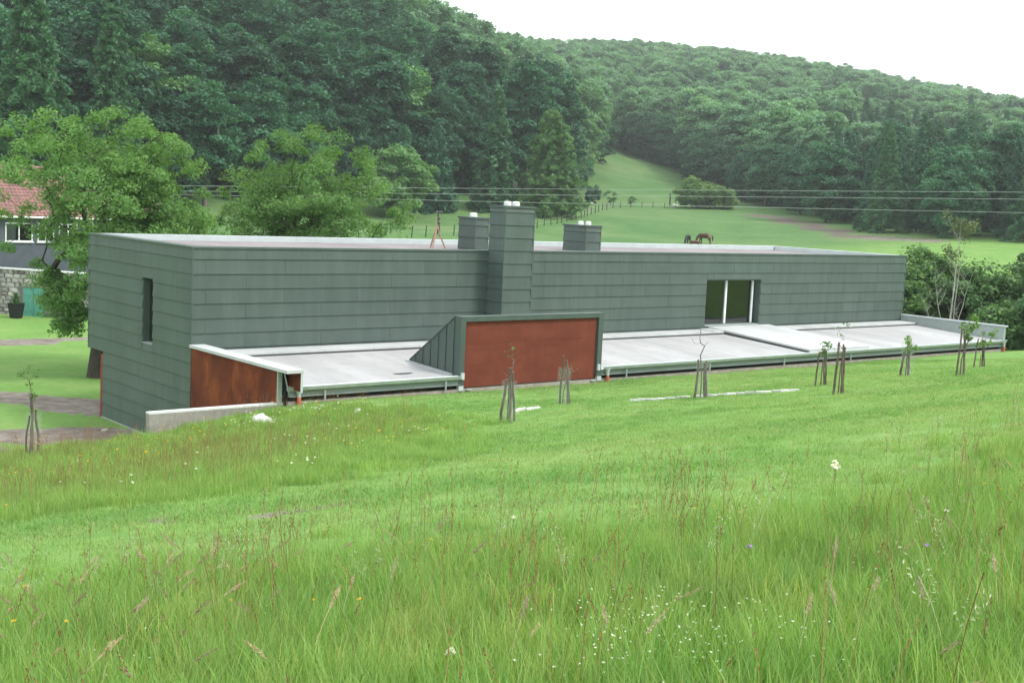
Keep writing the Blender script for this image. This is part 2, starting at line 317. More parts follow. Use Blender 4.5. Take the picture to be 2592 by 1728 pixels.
def soil_mask(x, y):
    w = wob(x, y, 1.1, 0.4)*0.45+wob(x, y, 3.1, 1.0)*0.2
    m = np.zeros(x.shape)
    for pl, hw, s in (([(-14, 17.5), (-6, 16.6), (-1.6, 14.2), (0.2, 10.6), (1.6, 8.4), (3, 8)], 1.5, 0.5), ([(-8, 33.2), (4.4, 33.8), (10, 34.8), (24, 36.2)], 1.15, 0.5), ([(-9, 5.5), (-6.2, 3.4), (-5.4, 0.8), (-8, -2)], 0.9, 0.4)):
        m = np.maximum(m, sstep((hw-line_d(x, y, pl)+w)/s+0.5))
    for cx, cy, rx, ry in ((-10.9, -26.4, 0.9, 0.4), (-12.4, -25.3, 0.5, 0.25), (-2.2, 4.4, 2.4, 1.5), (-4.6, 5.6, 1.5, 1.0)):
        m = np.maximum(m, sstep((1-np.hypot((x-cx)/rx, (y-cy)/ry)+w*0.45)/0.35+0.5))
    far = np.maximum(sstep((1.1-line_d(x, y, [(108, 112), (113.4, 116.8), (120, 121), (127, 125.6), (145, 140), (169, 158.5)]))/0.8+0.5), sstep((4.2-line_d(x, y, [(189, 135), (176, 113), (163, 94.5), (156, 82), (154, 70)])+w*2)/3+0.4)*0.85)
    return np.maximum(m, far)
def axis(lo, a, b, hi, step, extra=(), g=1.07):
    v = list(np.arange(a, b+1e-6, step)); s = step
    while v[-1] < hi: s *= g; v.append(v[-1]+min(s, 14))
    s = step
    while v[0] > lo: s *= g; v.insert(0, v[0]-min(s, 14))
    return np.unique(np.concatenate([v, extra]))
gx = axis(-260, -30, 46, 1150, 0.42, (-4.3, -4.32, 41.5))
gy = axis(-110, -44, 18, 1000, 0.42, (-5.95, -5.92, -5.85, -5.78, -5.74))
XX, YY = np.meshgrid(gx, gy); ZZ = ground_z(XX, YY)
nx, ny = len(gx), len(gy)
idx = np.arange(nx*ny).reshape(ny, nx); Fq = np.stack([idx[:-1, :-1], idx[:-1, 1:], idx[1:, 1:], idx[1:, :-1]], -1).reshape(-1, 4)
un = np.maximum(sstep(poly_sd(XX, YY, UNMOWN)/0.8+0.5), sstep(poly_sd(XX, YY, TALL)/1.2+0.5))
far = sstep((YY-62)/25)
t = NT('ground'); vp = t.pos()
n1 = t.noise(0.35, 5, 0.6, vp); n2 = t.noise(2.6, 5, 0.65, vp); n3 = t.noise(28, 4, 0.7, vp); n4 = t.noise(0.06, 4, 0.55, vp, 0.8)
lawn = t.ramp(n1, [(0.28, (0.125, 0.255, 0.060)), (0.5, (0.158, 0.285, 0.076)), (0.72, (0.215, 0.312, 0.105))])
mead = t.ramp(n4, [(0.3, (0.075, 0.160, 0.056)), (0.5, (0.100, 0.190, 0.067)), (0.7, (0.145, 0.218, 0.088))])
mead = t.mix(0.5, mead, t.ramp(t.noise(0.5, 5, 0.7, vp), [(0.35, (0.78, 0.8, 0.78)), (0.65, (1.15, 1.12, 1.1))]), 'MULTIPLY')
tall = t.ramp(n2, [(0.3, (0.105, 0.205, 0.040)), (0.7, (0.165, 0.275, 0.065))])
c = t.mix(t.attr('far'), lawn, mead); c = t.mix(t.attr('unmown'), c, tall)
c = t.mix(0.55, c, t.ramp(n2, [(0.3, (0.75, 0.78, 0.7)), (0.7, (1.2, 1.18, 1.15))]), 'MULTIPLY')
c = t.mix(0.4, c, t.ramp(n3, [(0.3, (0.6, 0.65, 0.6)), (0.7, (1.35, 1.3, 1.3))]), 'MULTIPLY')
soil = t.ramp(t.noise(1.4, 6, 0.7, vp), [(0.3, (0.13, 0.105, 0.085)), (0.55, (0.235, 0.205, 0.18)), (0.75, (0.33, 0.30, 0.275))])
soil = t.mix(0.5, soil, t.ramp(t.noise(30, 3, 0.7, vp), [(0.3, (0.6, 0.6, 0.6)), (0.7, (1.3, 1.3, 1.3))]), 'MULTIPLY')
soil = t.mix(t.mapr(t.attr('far'), 0.9, 1.0, 0, 0.75), soil, (0.115, 0.092, 0.080))  # far soil turns darker brown, tree shade mixed into its colour
sm = t.mapr(t.math('ADD', t.attr('soil'), t.mapr(t.noise(2.0, 5, 0.7, vp), 0.3, 0.7, -0.35, 0.35)), 0.4, 0.62)
c = t.mix(sm, c, soil)
M['ground'] = t.done(t.pbsdf(c, 0.95, 0, 0.1, t.bump(t.math('ADD', n3, n2), 0.5, 0.04)))
ground = link('ground', np_mesh('ground', np.stack([XX, YY, ZZ], -1).reshape(-1, 3), Fq, M['ground'], {'unmown': un, 'soil': soil_mask(XX, YY), 'far': far}, True))
tag(ground, 'green lawn and meadow sloping down to the house and up to the woods', kind='structure')
# ---------------------------------------------------------------- the modern house
L, WD, ZT = 41.14, 9.05, 7.0
ROWZ = [6.57-0.5*k for k in range(14)]           # seams below the short top row
house = thing('modern_house', 'long flat-roofed house clad in grey-green metal panels with rust-red steel panels', 'house')
def part(name, mb, mat, parent=house, **kw): return mb.build(name, M[mat], parent, **kw)
_pm = {}
def panel_mesh(w, h):
    k_ = (round(w, 3), round(h, 3))
    if k_ not in _pm:
        g = 0.004; m = MB(); d0, d1 = 0.006, 0.042     # laps outward towards its lower edge, which is turned back in
        a, b = g, w-g
        vs = [(a, -d0, h), (b, -d0, h), (b, -d1, 0.012), (a, -d1, 0.012), (b, -d1+0.008, 0.0), (a, -d1+0.008, 0.0), (a, 0.0, h), (b, 0.0, h), (b, 0.0, 0.0), (a, 0.0, 0.0)]
        m.add(vs, [(0, 3, 2, 1), (3, 5, 4, 2), (5, 9, 8, 4), (0, 1, 7, 6), (1, 2, 4, 8, 7), (0, 6, 9, 5, 3)])
        _pm[k_] = m.mesh('panel', M['cladding'])
    return _pm[k_]
def clad(parent, org, rz, length, rows, joints, holes=(), s0=0.0):
    ca, sa = math.cos(rz), math.sin(rz)
    def put(a, b, z0, z1):
        if b-a < 0.03 or z1-z0 < 0.02: return
        link('panel', panel_mesh(b-a, z1-z0), parent, (org[0]+ca*a, org[1]+sa*a, z0), (0, 0, rz))
    for i, (z0, z1) in enumerate(rows):
        br = [s0]+[j for j in joints(i) if s0+0.05 < j < length-0.05]+[length]
        for a, b in zip(br[:-1], br[1:]):
            todo = [(a, b, z0, z1)]
            for (h0, h1, q0, q1) in holes:
                nxt = []
                for (a_, b_, c_, d_) in todo:
                    if b_ <= h0 or a_ >= h1 or d_ <= q0 or c_ >= q1: nxt.append((a_, b_, c_, d_)); continue
                    if a_ < h0: nxt.append((a_, h0, c_, d_))
                    if b_ > h1: nxt.append((h1, b_, c_, d_))
                    if d_ > q1: nxt.append((max(a_, h0), min(b_, h1), q1, d_))
                    if c_ < q0: nxt.append((max(a_, h0), min(b_, h1), c_, q0))
                todo = nxt
            for t_ in todo: put(*t_)
# shell walls with real openings; cladding stands on their outer faces
WIN = (25.40, 29.20, 3.64, 5.75); SLIT = (3.10, 3.95, 3.34, 5.66)
fw = MB()
fw.box(0.0, WIN[0], 0, 0.42, 2.3, 6.93).box(WIN[1], L, 0, 0.42, 2.3, 6.93).box(WIN[0], WIN[1], 0, 0.42, 2.3, WIN[2]).box(WIN[0], WIN[1], 0, 0.42, WIN[3], 6.93)
lw = part('long_wall', fw, 'cladding')
ew = MB()
ew.box(0, 0.42, 0.421, SLIT[0], 0, 6.93).box(0, 0.42, SLIT[1], 7.6, 0, 6.93).box(0, 0.42, SLIT[0], SLIT[1], 0, SLIT[2]).box(0, 0.42, SLIT[0], SLIT[1], SLIT[3], 6.93).box(0, 0.42, 7.6, WD, 2.57, 6.93).box(0.0, 0.42, 0, 0.42, 0, 2.299)
endw = part('end_wall', ew, 'cladding')
bw = MB(); bw.box(0.421, L, WD-0.42, WD, 2.57, 6.93).box(L-0.42, L, 0.421, WD-0.421, 0, 6.93).box(0.421, L, 7.2, 7.6, 0, 2.569)
part('back_wall', bw, 'cladding')
part('floor_slab', MB().box(0.421, L-0.421, 0.421, WD-0.421, 2.57, 3.0), 'room_wall')
part('soffit', MB().box(0.43, L-0.43, 7.61, WD-0.43, 2.45, 2.565), 'cladding')
rs = part('roof_surface', MB().box(0.421, L-0.421, 0.421, WD-0.421, 6.35, 6.77), 'roof_felt')
def lj(i):
    off = 0.46 if i % 2 == 1 else 1.96
    v = [off+3.0*k for k in range(7)]; x = v[-1]
    while x < L: x += 2.92 if x < 27 else 2.83; v.append(x)
    return v
rows = [(ROWZ[0], 6.93)]+[(ROWZ[k+1], ROWZ[k]) for k in range(6)]
clad(lw, (0, 0), 0.0, L, rows, lj, holes=[(WIN[0]-0.02, WIN[1]+0.02, WIN[2]-1, WIN[3]+0.02)])
def ej(i):
    # s runs from the back corner towards the front: s = WD - y
    return sorted([WD-(1.29+2.9*k) for k in range(3)]) if i % 2 == 1 else sorted([WD-(2.78+2.9*k) for k in range(3)]+[WD-0.02])
erows = [(ROWZ[0], 6.93)]+[(ROWZ[k+1], ROWZ[k]) for k in range(8)]
hl = [(WD-SLIT[1]-0.01, WD-SLIT[0]+0.01, SLIT[2]-0.01, SLIT[3]+0.01)]
clad(endw, (0, WD), -math.pi/2, WD, erows, ej, hl)
clad(endw, (0, WD), -math.pi/2, WD, [(ROWZ[k+1], ROWZ[k]) for k in range(8, 13)], lambda i: ej(i+1), (), s0=WD-7.6)
# corner trims, coping, base flashing
part('corner_trim', MB().box(-0.034, 0.03, -0.036, 0.03, 0.02, 6.93), 'cladding')
part('corner_trim', MB().box(L-0.03, L+0.034, -0.036, 0.03, 3.3, 6.93), 'cladding')
part('corner_trim', MB().box(-0.034, 0.03, WD-0.03, WD+0.03, 2.55, 6.93), 'cladding')
cp = MB()
cp.box(-0.045, L+0.045, -0.045, 0.44, 6.931, 7.0); part('coping', cp, 'cladding')
part('coping', MB().box(-0.045, 0.44, 0.441, WD+0.045, 6.931, 7.0), 'cladding')
part('coping', MB().box(L-0.44, L+0.045, 0.441, WD-0.441, 6.931, 7.0), 'light_metal')
part('coping', MB().box(0.441, L+0.045, WD-0.44, WD+0.045, 6.931, 7.0), 'light_metal')
up = MB(); up.box(0.5, L-0.5, WD-0.46, WD-0.4201, 6.773, 6.929).box(L-0.46, L-0.4201, 0.5, WD-0.47, 6.773, 6.929)
part('parapet_flashing', up, 'light_metal')
part('base_flashing', MB().box(-0.05, 0.03, 0.0, 7.6, 0.02, 0.075), 'galvanised')
part('overhang_post', MB().box(0.0, 0.16, 7.62, 7.86, 0.0, 2.45), 'red_paint')
part('downpipe', MB().tube([(12.59, -0.09, 3.5), (12.59, -0.09, 6.9)], 0.05, 8), 'cladding')
# big window
w = part('window', MB().box(WIN[0]+0.001, WIN[0]+0.05, 0.30, 0.40, WIN[2]+0.05, WIN[3]-0.05).box(WIN[0]+0.001, WIN[1]-0.001, 0.30, 0.40, WIN[3]-0.05, WIN[3]-0.001).box(WIN[0]+0.001, WIN[1]-0.001, 0.30, 0.40, WIN[2]+0.001, WIN[2]+0.05), 'cladding')
for a, b in ((27.05, 27.16), (28.96, 29.06)):
    part('mullion', MB().box(a, b, 0.27, 0.39, WIN[2]+0.051, WIN[3]-0.051), 'white_paint', w)
for a, b in ((WIN[0]+0.05, 27.05), (27.16, 28.96)):
    part('glass_pane', MB().box(a, b, 0.335, 0.347, WIN[2]+0.05, WIN[3]-0.05), 'glass', w)
part('reveal', MB().box(WIN[1]-0.012, WIN[1]-0.001, 0.0, 0.29, WIN[2]+0.002, WIN[3]-0.002).box(WIN[0]+0.001, WIN[0]+0.012, 0.0, 0.29, WIN[2]+0.002, WIN[3]-0.002).box(WIN[0]+0.012, WIN[1]-0.012, 0, 0.29, WIN[3]-0.013, WIN[3]-0.002), 'cladding', w)
part('sill', MB().box(WIN[0], WIN[1], -0.05, 0.3, WIN[2]-0.03, WIN[2]+0.012), 'galvanised', w)
part('room_partition', MB().box(24, 32, 5.2, 5.3, 3.01, 6.3).box(23.9, 24, 0.43, 5.3, 3.01, 6.3).box(32, 32.1, 0.43, 5.3, 3.01, 6.3), 'room_wall')
part('curtain', MB().box(28.25, 28.9, 0.5, 0.53, 3.02, 5.9), 'dark_void', w)
part('reflection_block', MB().box(25.0, 29.6, 0.75, 1.35, 3.01, 4.28), 'concrete_top', w)  # added pale block, gives the lower panes the grey of a reflection
# slit window
s = part('slit_window', MB().box(0.24, 0.26, SLIT[0]+0.001, SLIT[1]-0.001, SLIT[2]+0.001, SLIT[3]-0.001), 'dark_glass')
for ya in (SLIT[1]-0.02, SLIT[0]+0.001): part('frame', MB().box(0.0, 0.239, ya, ya+0.019, SLIT[2], SLIT[3]), 'cladding', s)
part('sill', MB().box(-0.04, 0.239, SLIT[0]+0.021, SLIT[1]-0.021, SLIT[2]-0.005, SLIT[2]+0.03), 'galvanised', s)
# chimneys
def chimney(x0, x1, y0, y1, z0, z1, rowh, zoff, pots, name='chimney', back=True):
    b = part(name, MB().box(x0, x1, y0, y1, z0, z1-0.06), 'cladding')
    rr = []; z = z1-0.06; zz = zoff
    while z > z0+0.05:
        nz = max(z0, zz); rr.append((nz, z)); z = nz; zz -= rowh
    none = lambda i: []
    clad(b, (x0, y0), 0.0, x1-x0, rr, none)
    clad(b, (x0, y1), -math.pi/2, y1-y0, rr, none)
    clad(b, (x1, y0), math.pi/2, y1-y0, rr, none)
    if back: clad(b, (x1, y1), math.pi, x1-x0, rr, none)
    for xa in (x0-0.034, x1-0.02): part('corner_trim', MB().box(xa, xa+0.054, y0-0.034, y0+0.02, z0, z1-0.061), 'cladding', b)
    part('cap', MB().box(x0-0.055, x1+0.055, y0-0.055, y1+0.055, z1-0.059, z1+0.02), 'cladding', b)
    for px, py, r in pots:
        mb = MB(); mb.smooth = False; n = 12
        prof = [(r*1.05, 0), (r*1.0, 0.12), (r*0.8, 0.17), (0.02, 0.175)]
        vs = [(px+a*math.cos(2*math.pi*k/n), py+a*math.sin(2*math.pi*k/n), z1+0.021+h) for a, h in prof for k in range(n)]
        mb.add(vs, [(i*n+k, i*n+(k+1) % n, (i+1)*n+(k+1) % n, (i+1)*n+k) for i in range(3) for k in range(n)]+[tuple(range(3*n, 4*n))])
        part('flue_cowl', mb, 'pot_metal', b)
    return b
chimney(12.50, 13.94, -1.0, -0.04, 3.5, 8.76, 0.5, 8.52, ((12.98, -0.5, 0.15), (13.4, -0.5, 0.15)), 'tall_chimney', False)
chimney(14.92, 15.6, 4.0, 5.18, 6.6, 8.18, 0.5, 7.82, ((15.25, 4.6, 0.16),))
chimney(21.39, 22.3, 4.0, 5.54, 6.6, 7.98, 0.46, 7.68, ((21.72, 4.75, 0.13), (22.02, 4.55, 0.13)))
# low roof in front
YF = -5.9
zr = lambda y: 3.42+(y+0.0)*0.057          # sloping membrane
lr = part('low_roof', MB().prism([(0.0, zr(0)), (YF, zr(YF)), (YF, zr(YF)-0.16), (0.0, zr(0)-0.16)], 0, 0.47, L-0.1), 'membrane')
for a in np.arange(0.50, 24.9, 2.03):
    b = min(a+2.02, 25.6)
    if 11.6 < b < 14.8 and a < 13.9: pass
    part('edge_slab', MB().box(a, b, -1.05, -0.032, 3.3, 3.50), 'deck_slab', lr)
for a in np.arange(30.0, L-0.3, 2.03): part('edge_slab', MB().box(a, min(a+2.02, L-0.16), -1.05, -0.032, 3.3, 3.50), 'deck_slab', lr)
part('terrace_slab', MB().prism([(-0.032, 3.60), (-5.82, 3.235), (-5.82, 3.02), (-0.032, 3.3)], 0, 25.65, 29.98), 'deck_slab', lr)
part('terrace_slab', MB().box(24.98, 25.63, -1.0, -0.032, 3.3, 3.53), 'deck_slab', lr)
part('shadow_line_strip', MB().prism([(-1.06, zr(-1.06)+0.002), (-5.86, zr(-5.86)+0.002), (-5.86, zr(-5.86)+0.07), (-1.06, zr(-1.06)+0.10)], 0, 25.62, 25.649), 'shade_and_debris', lr)  # added dark strips paint the shadow lines along the slab edges
part('shadow_line_strip', MB().box(0.5, 25.59, -1.07, -1.051, 3.3, 3.42), 'shade_and_debris', lr)
part('shadow_line_strip', MB().box(30.0, L-0.16, -1.07, -1.051, 3.3, 3.42), 'shade_and_debris', lr)
part('debris_patch', MB().add([(5.2+0.42*math.cos(a)*(0.8+0.3*math.sin(3*a)), -5.0+0.16*math.sin(a)*(0.8+0.3*math.cos(2*a)), zr(-5.0)+0.012+0.057*0.16*math.sin(a)) for a in np.linspace(0, 6.0, 14)], [tuple(range(14))]), 'shade_and_debris', lr)
# eaves: gutter, steel beam, gap, plinth
def eaves(x0, x1):
    g = MB(); pr = [(YF-0.17+0.085*math.cos(t_)+0.0, 3.10+0.10*math.sin(t_)) for t_ in np.linspace(math.pi, 2*math.pi, 9)]
    pr = [(YF-0.29, 3.13), (YF-0.27, 3.14)]+pr+[(YF-0.07, 3.135)]+[(a*1.0+0.0, b+0.012) for a, b in pr[::-1]]
    g.prism(pr, 0, x0, x1); part('gutter', g, 'gutter_metal')
    part('roof_edge', MB().prism([(YF-0.001, zr(YF)-0.09), (YF-0.001, zr(YF)+0.035), (YF-0.09, zr(YF)+0.028), (YF-0.09, zr(YF)-0.05)], 0, x0, x1), 'light_metal')
    b = MB(); b.box(x0, x1, YF-0.10, YF-0.085, 2.83, 2.995).box(x0, x1, YF-0.16, YF-0.10, 2.985, 3.0).box(x0, x1, YF-0.19, YF-0.10, 2.815, 2.83); part('edge_beam', b, 'shaded_beam_metal')
    part('gap_shade_box', MB().box(x0, x1, YF+0.05, YF+0.10, 2.3, 3.0), 'dark_void')  # near-black backing paints the shade inside the open gap
    part('plinth', MB().box(x0, x1, YF-0.12, YF+0.049, 2.0, 2.665), 'plinth')
    for x in np.arange(x0+1.2, x1, 4.6): part('bracket', MB().box(x, x+0.05, YF-0.23, YF-0.191, 2.68, 2.98), 'galvanised')
eaves(0.30, 6.72); eaves(13.23, L+0.05)
def drain(x):
    d = part('drainpipe', MB().tube([(x, YF-0.21, 2.45), (x, YF-0.21, 2.80)], 0.065, 10), 'terracotta')
    part('funnel', MB().tube([(x, YF-0.21, 2.80), (x, YF-0.20, 2.88), (x, YF-0.18, 3.03)], [0.055, 0.06, 0.11], 10), 'gutter_metal', d)
for x in (0.62, 13.5, L-0.1): drain(x)
# rust-steel flank wall on the left with its capping
fl = part('flank_wall', MB().prism([(-0.05, 0.0), (-5.9, 2.2), (-5.9, 3.62), (-0.05, 3.62)], 0, -0.02, 0.10), 'rust_steel')
part('seam_cover', MB().box(-0.026, -0.0201, -2.97, -2.94, 1.1, 3.6), 'rust_steel', fl)
part('edge_strip', MB().box(-0.03, 0.11, -5.97, -5.901, 2.3, 3.62), 'galvanised', fl)
part('capping', MB().box(-0.10, 0.46, -6.62, -0.036, 3.625, 3.72), 'deck_slab', fl)
part('cheek', MB().box(0.40, 0.44, -6.58, -5.3, 3.05, 3.62), 'rust_steel', fl)
part('cheek_edge', MB().box(0.385, 0.455, -6.60, -6.581, 3.02, 3.62), 'light_metal', fl)
part('kerb', MB().box(0.46, 0.50, -5.85, -0.04, 3.2, 3.60), 'light_metal', fl)
part('strut', MB().tube([(0.2, -6.2, 3.0), (0.1, -6.1, 3.6)], 0.02, 6), 'galvanised', fl)
part('flank_void', MB().box(0.11, 0.30, -5.9, -5.3, 2.3, 3.62), 'dark_void', fl)
# right-hand parapet
pr = part('side_parapet', MB().box(L-0.1, L+0.1, -6.02, -0.036, 2.3, 3.79), 'galvanised')
part('capping', MB().box(L-0.14, L+0.16, -6.1, -0.036, 3.791, 3.85), 'light_metal', pr)
part('rust_face', MB().box(L+0.101, L+0.13, -6.0, -0.04, 2.3, 3.78), 'rust_steel', pr)
# roof scoop: steel-faced wedge with a metal frame
X0, X1 = 6.73, 13.22; apex = (-3.05, zr(-3.05))
sc = part('roof_scoop', MB().prism([(YF+0.02, 2.65), (YF+0.02, 5.02), (apex[0], apex[1]), (apex[0]+0.3, 3.0)], 0, X0+0.03, X1-0.03), 'cladding')
part('rust_panel', MB().box(X0+0.22, X1-0.24, YF-0.03, YF+0.019, 2.71, 4.92), 'rust_sheet', sc)
for z in (3.42, 4.18): part('panel_joint', MB().box(X0+0.23, X1-0.25, YF-0.034, YF-0.0301, z, z+0.012), 'rust_steel', sc)
part('frame', MB().box(X0, X0+0.20, YF-0.13, YF+0.22, 2.78, 5.10), 'cladding', sc)
part('frame', MB().box(X1-0.22, X1, YF-0.13, YF+0.22, 2.78, 5.10), 'cladding', sc)
part('frame', MB().box(X0+0.201, X1-0.221, YF-0.13, YF+0.22, 4.93, 5.098), 'cladding', sc)
# standing-seam cheek on the visible side, strip by strip
edges = np.linspace(YF+0.23, apex[0], 7)
top = lambda y: 5.04+(apex[1]-5.04)*(y-(YF+0.22))/(apex[0]-(YF+0.22))
for a, b in zip(edges[:-1], edges[1:]):
    m = MB(); m.prism([(a+0.006, zr(a)-0.02), (a+0.006, top(a)), (b-0.006, top(b)), (b-0.006, zr(b)-0.02)], 0, X0, X0+0.029)
    part('seam_strip', m, 'cladding', sc); part('standing_seam', MB().prism([(a-0.008, zr(a)), (a-0.008, top(a)), (a+0.008, top(a)), (a+0.008, zr(a))], 0, X0-0.035, X0-0.001), 'cladding', sc)
part('scoop_top', MB().prism([(YF+0.2, 5.06), (YF+0.2, 5.10), (apex[0]-0.1, apex[1]+0.09), (apex[0]-0.1, apex[1]+0.05)], 0, X0-0.03, X1+0.03), 'cladding', sc)
part('flashing', MB().prism([(YF+0.2, zr(YF+0.2)+0.002), (YF+0.2, zr(YF+0.2)+0.07), (apex[0]+0.05, apex[1]+0.05), (apex[0]+0.05, apex[1]+0.002)], 0, X0-0.10, X0-0.036), 'gutter_metal', sc)
for xa in (X0-0.02, X1-0.18): part('frame_foot', MB().box(xa, xa+0.2, YF-0.15, YF-0.03, 2.62, 2.779), 'light_metal', sc)
for xa in (X0+0.05, X1-0.22): part('frame_bracket', MB().box(xa, xa+0.12, YF-0.2, YF-0.131, 3.0, 3.22), 'light_metal', sc)
part('scoop_plinth', MB().box(X0, X1, YF-0.11, YF+0.05, 2.0, 2.66), 'plinth', sc)
for xa in (X0+0.3, X1-0.5): part('drip_plate', MB().box(xa, xa+0.22, YF-0.19, YF-0.111, 2.63, 2.66), 'light_metal', sc)
# ---------------------------------------------------------------- concrete retaining wall
rw = thing('retaining_wall', 'low concrete retaining wall beside the rust-red flank of the house', 'wall', (-4.05, -5.94, 0))
MB().box(0, 4.22, 0, 0.24, -0.6, 2.59).build('wall_body', M['concrete'], rw)
MB().box(-0.005, 4.22, -0.006, 0.246, 2.5905, 2.64).build('wall_top', M['concrete_top'], rw)
# ---------------------------------------------------------------- tripod on the roof
tp = thing('tripod_mast', 'wooden tripod with a thin dark mast on the flat roof', 'tripod', (14.0, 5.6, 6.77))
ap = np.array((0.03, 0.0, 0.98))
for dx, dy in ((-0.33, -0.25), (0.36, -0.22), (0.02, 0.4)): MB().tube([(dx, dy, 0), tuple(ap+np.array((dx, dy, 0))*-0.08+np.array((0, 0, 0.06)))], 0.035, 5).build('leg', M['sawn_wood'], tp)
MB().box(-0.2, 0.24, -0.16, -0.12, 0.42, 0.47).build('brace', M['sawn_wood'], tp)
MB().tube([(0.12, 0.05, 0.6), (0.12, 0.05, 1.62)], 0.03, 6).build('mast', M['mast'], tp)
MB().tube([(0.02, 0.02, 0.8), (0.02, 0.02, 1.35)], 0.022, 6).build('mast', M['sawn_wood'], tp)
MB().box(0.0, 0.34, 0.03, 0.06, 1.58, 1.60).build('crossbar', M['wire_metal'], tp)
for z in (1.02, 1.22): MB().box(0.13, 0.22, 0.02, 0.1, z, z+0.1).build('insulator', M['mast'], tp)
# ---------------------------------------------------------------- trees
def leaf_cloud(rng, cen, rad, flat, nper, size, up=0.6, outc=None, jit=0.5, aspect=1.7, droop=0.0, tint_c=None):
    """rhombus leaves in flattened clumps; returns V, F, tint"""
    cen = np.asarray(cen, float); n = len(cen); rad = np.broadcast_to(rad, (n,))
    k = np.repeat(np.arange(n), nper); m = len(k)
    d = rng.normal(size=(m, 3)); d /= np.linalg.norm(d, axis=1)[:, None]; r = rng.random(m)**0.45
    off = d*r[:, None]*rad[k][:, None]; off[:, 2] *= flat
    hr = np.hypot(off[:, 0], off[:, 1]); off[:, 2] -= droop*hr**2/np.maximum(rad[k], 0.01)
    P = cen[k]+off
    nrm = rng.normal(size=(m, 3))*jit; nrm[:, 2] += up
    if outc is not None:
        o = P-np.asarray(outc); o /= np.linalg.norm(o, axis=1)[:, None]+1e-6; nrm += o*0.45
    nrm /= np.linalg.norm(nrm, axis=1)[:, None]
    a = np.cross(nrm, rng.normal(size=(m, 3))); a /= np.linalg.norm(a, axis=1)[:, None]+1e-9; b = np.cross(nrm, a)
    s = size*(0.6+0.8*rng.random(m))[:, None]
    V = np.stack([P-a*s*0.5*aspect, P-b*s*0.5+a*s*0.1, P+a*s*0.5*aspect-nrm*s*0.15, P+b*s*0.5+a*s*0.1], 1).reshape(-1, 3)
    F = np.arange(4*m).reshape(-1, 4)
    tc = rng.random(n) if tint_c is None else tint_c
    t = np.clip(0.55*tc[k]+0.45*rng.random(m), 0, 1)
    return V, F, np.repeat(t, 4)
def grow(rng, targets, trunk_pts, sag=0.06):
    """connect target points to a growing skeleton; returns nodes, parents"""
    N = [np.array(p, float) for p in trunk_pts]; par = [-1]+list(range(len(trunk_pts)-1)); ends = []
    T = sorted([np.array(t, float) for t in targets], key=lambda t: np.linalg.norm(t-N[-1]) + 0.3*abs(t[2]-N[-1][2]))
    for t in T:
        A = np.array(N); dv = t-A; dd = np.linalg.norm(dv, axis=1); pen = np.maximum(0, -dv[:, 2])*0.7
        i = int(np.argmin(dd+pen)); p = N[i]; L_ = dd[i]; ns = max(2, int(L_/0.7)+1); last = i
        for j in range(1, ns+1):
            u = j/ns; q_ = p+(t-p)*u; q_ = q_+np.array((0, 0, sag*L_*math.sin(math.pi*u)*1.5))+rng.normal(size=3)*0.04*L_*(1 if j < ns else 0)
            N.append(q_); par.append(last); last = len(N)-1
        ends.append(last)
    return np.array(N), par, ends
def limbs_mesh(name, N, par, mat, r_tip, r_trunk, pw=2.3, sides=6, min_r=0.0):
    n = len(N); w = np.zeros(n); ch = [[] for _ in range(n)]
    for i, p in enumerate(par):
        if p >= 0: ch[p].append(i)
    for i in range(n-1, -1, -1):
        if not ch[i]: w[i] = 1
        if par[i] >= 0: w[par[i]] += w[i]
    rad = r_tip*w**(1/pw); rad = rad*np.where(rad > 0, 1, 1); k_ = r_trunk/max(rad[0], 1e-6)
    rad = np.where(w > 1, rad*(1+(k_-1)*np.clip(np.log(w)/np.log(max(w[0], 2)), 0, 1)), rad)
    mb = MB(); mb.smooth = True; done = set()
    for i in range(n):
        for c_ in ch[i]:
            main = max(ch[i], key=lambda q_: w[q_]); start = (i == 0 or c_ != main)
            if start and c_ not in done:
                line = [i, c_]; done.add(c_)
                while ch[line[-1]]:
                    nx_ = max(ch[line[-1]], key=lambda q_: w[q_]); line.append(nx_); done.add(nx_)
                rr = [min(rad[line[0]], rad[line[1]]*1.25)]+[rad[q_] for q_ in line[1:]]
                if i == 0: rr[0] = rad[0]*1.35
                if max(rr) > min_r: mb.tube([N[q_] for q_ in line], rr, sides if rr[0] > 0.08 else 4, False)
    return mb.mesh(name, mat)
def shell_targets(rng, n, c, r, lo=0.55, zmin=None, lobes=5, shape=None):
    out = []; lob = rng.normal(size=(lobes, 3)); lob /= np.linalg.norm(lob, axis=1)[:, None]; amp = 0.7+0.55*rng.random(lobes)
    while len(out) < n:
        d = rng.normal(size=3); d /= np.linalg.norm(d); k_ = (amp*np.exp(3*(lob@d-1))).sum()/np.exp(3*(lob@d-1)).sum()
        u = (lo+(1-lo)*rng.random())*k_; p = np.array(c)+d*np.array(r)*u
        if zmin is not None and p[2] < zmin: continue
        if shape is not None and not shape(p): continue
        out.append(p)
    return np.array(out)
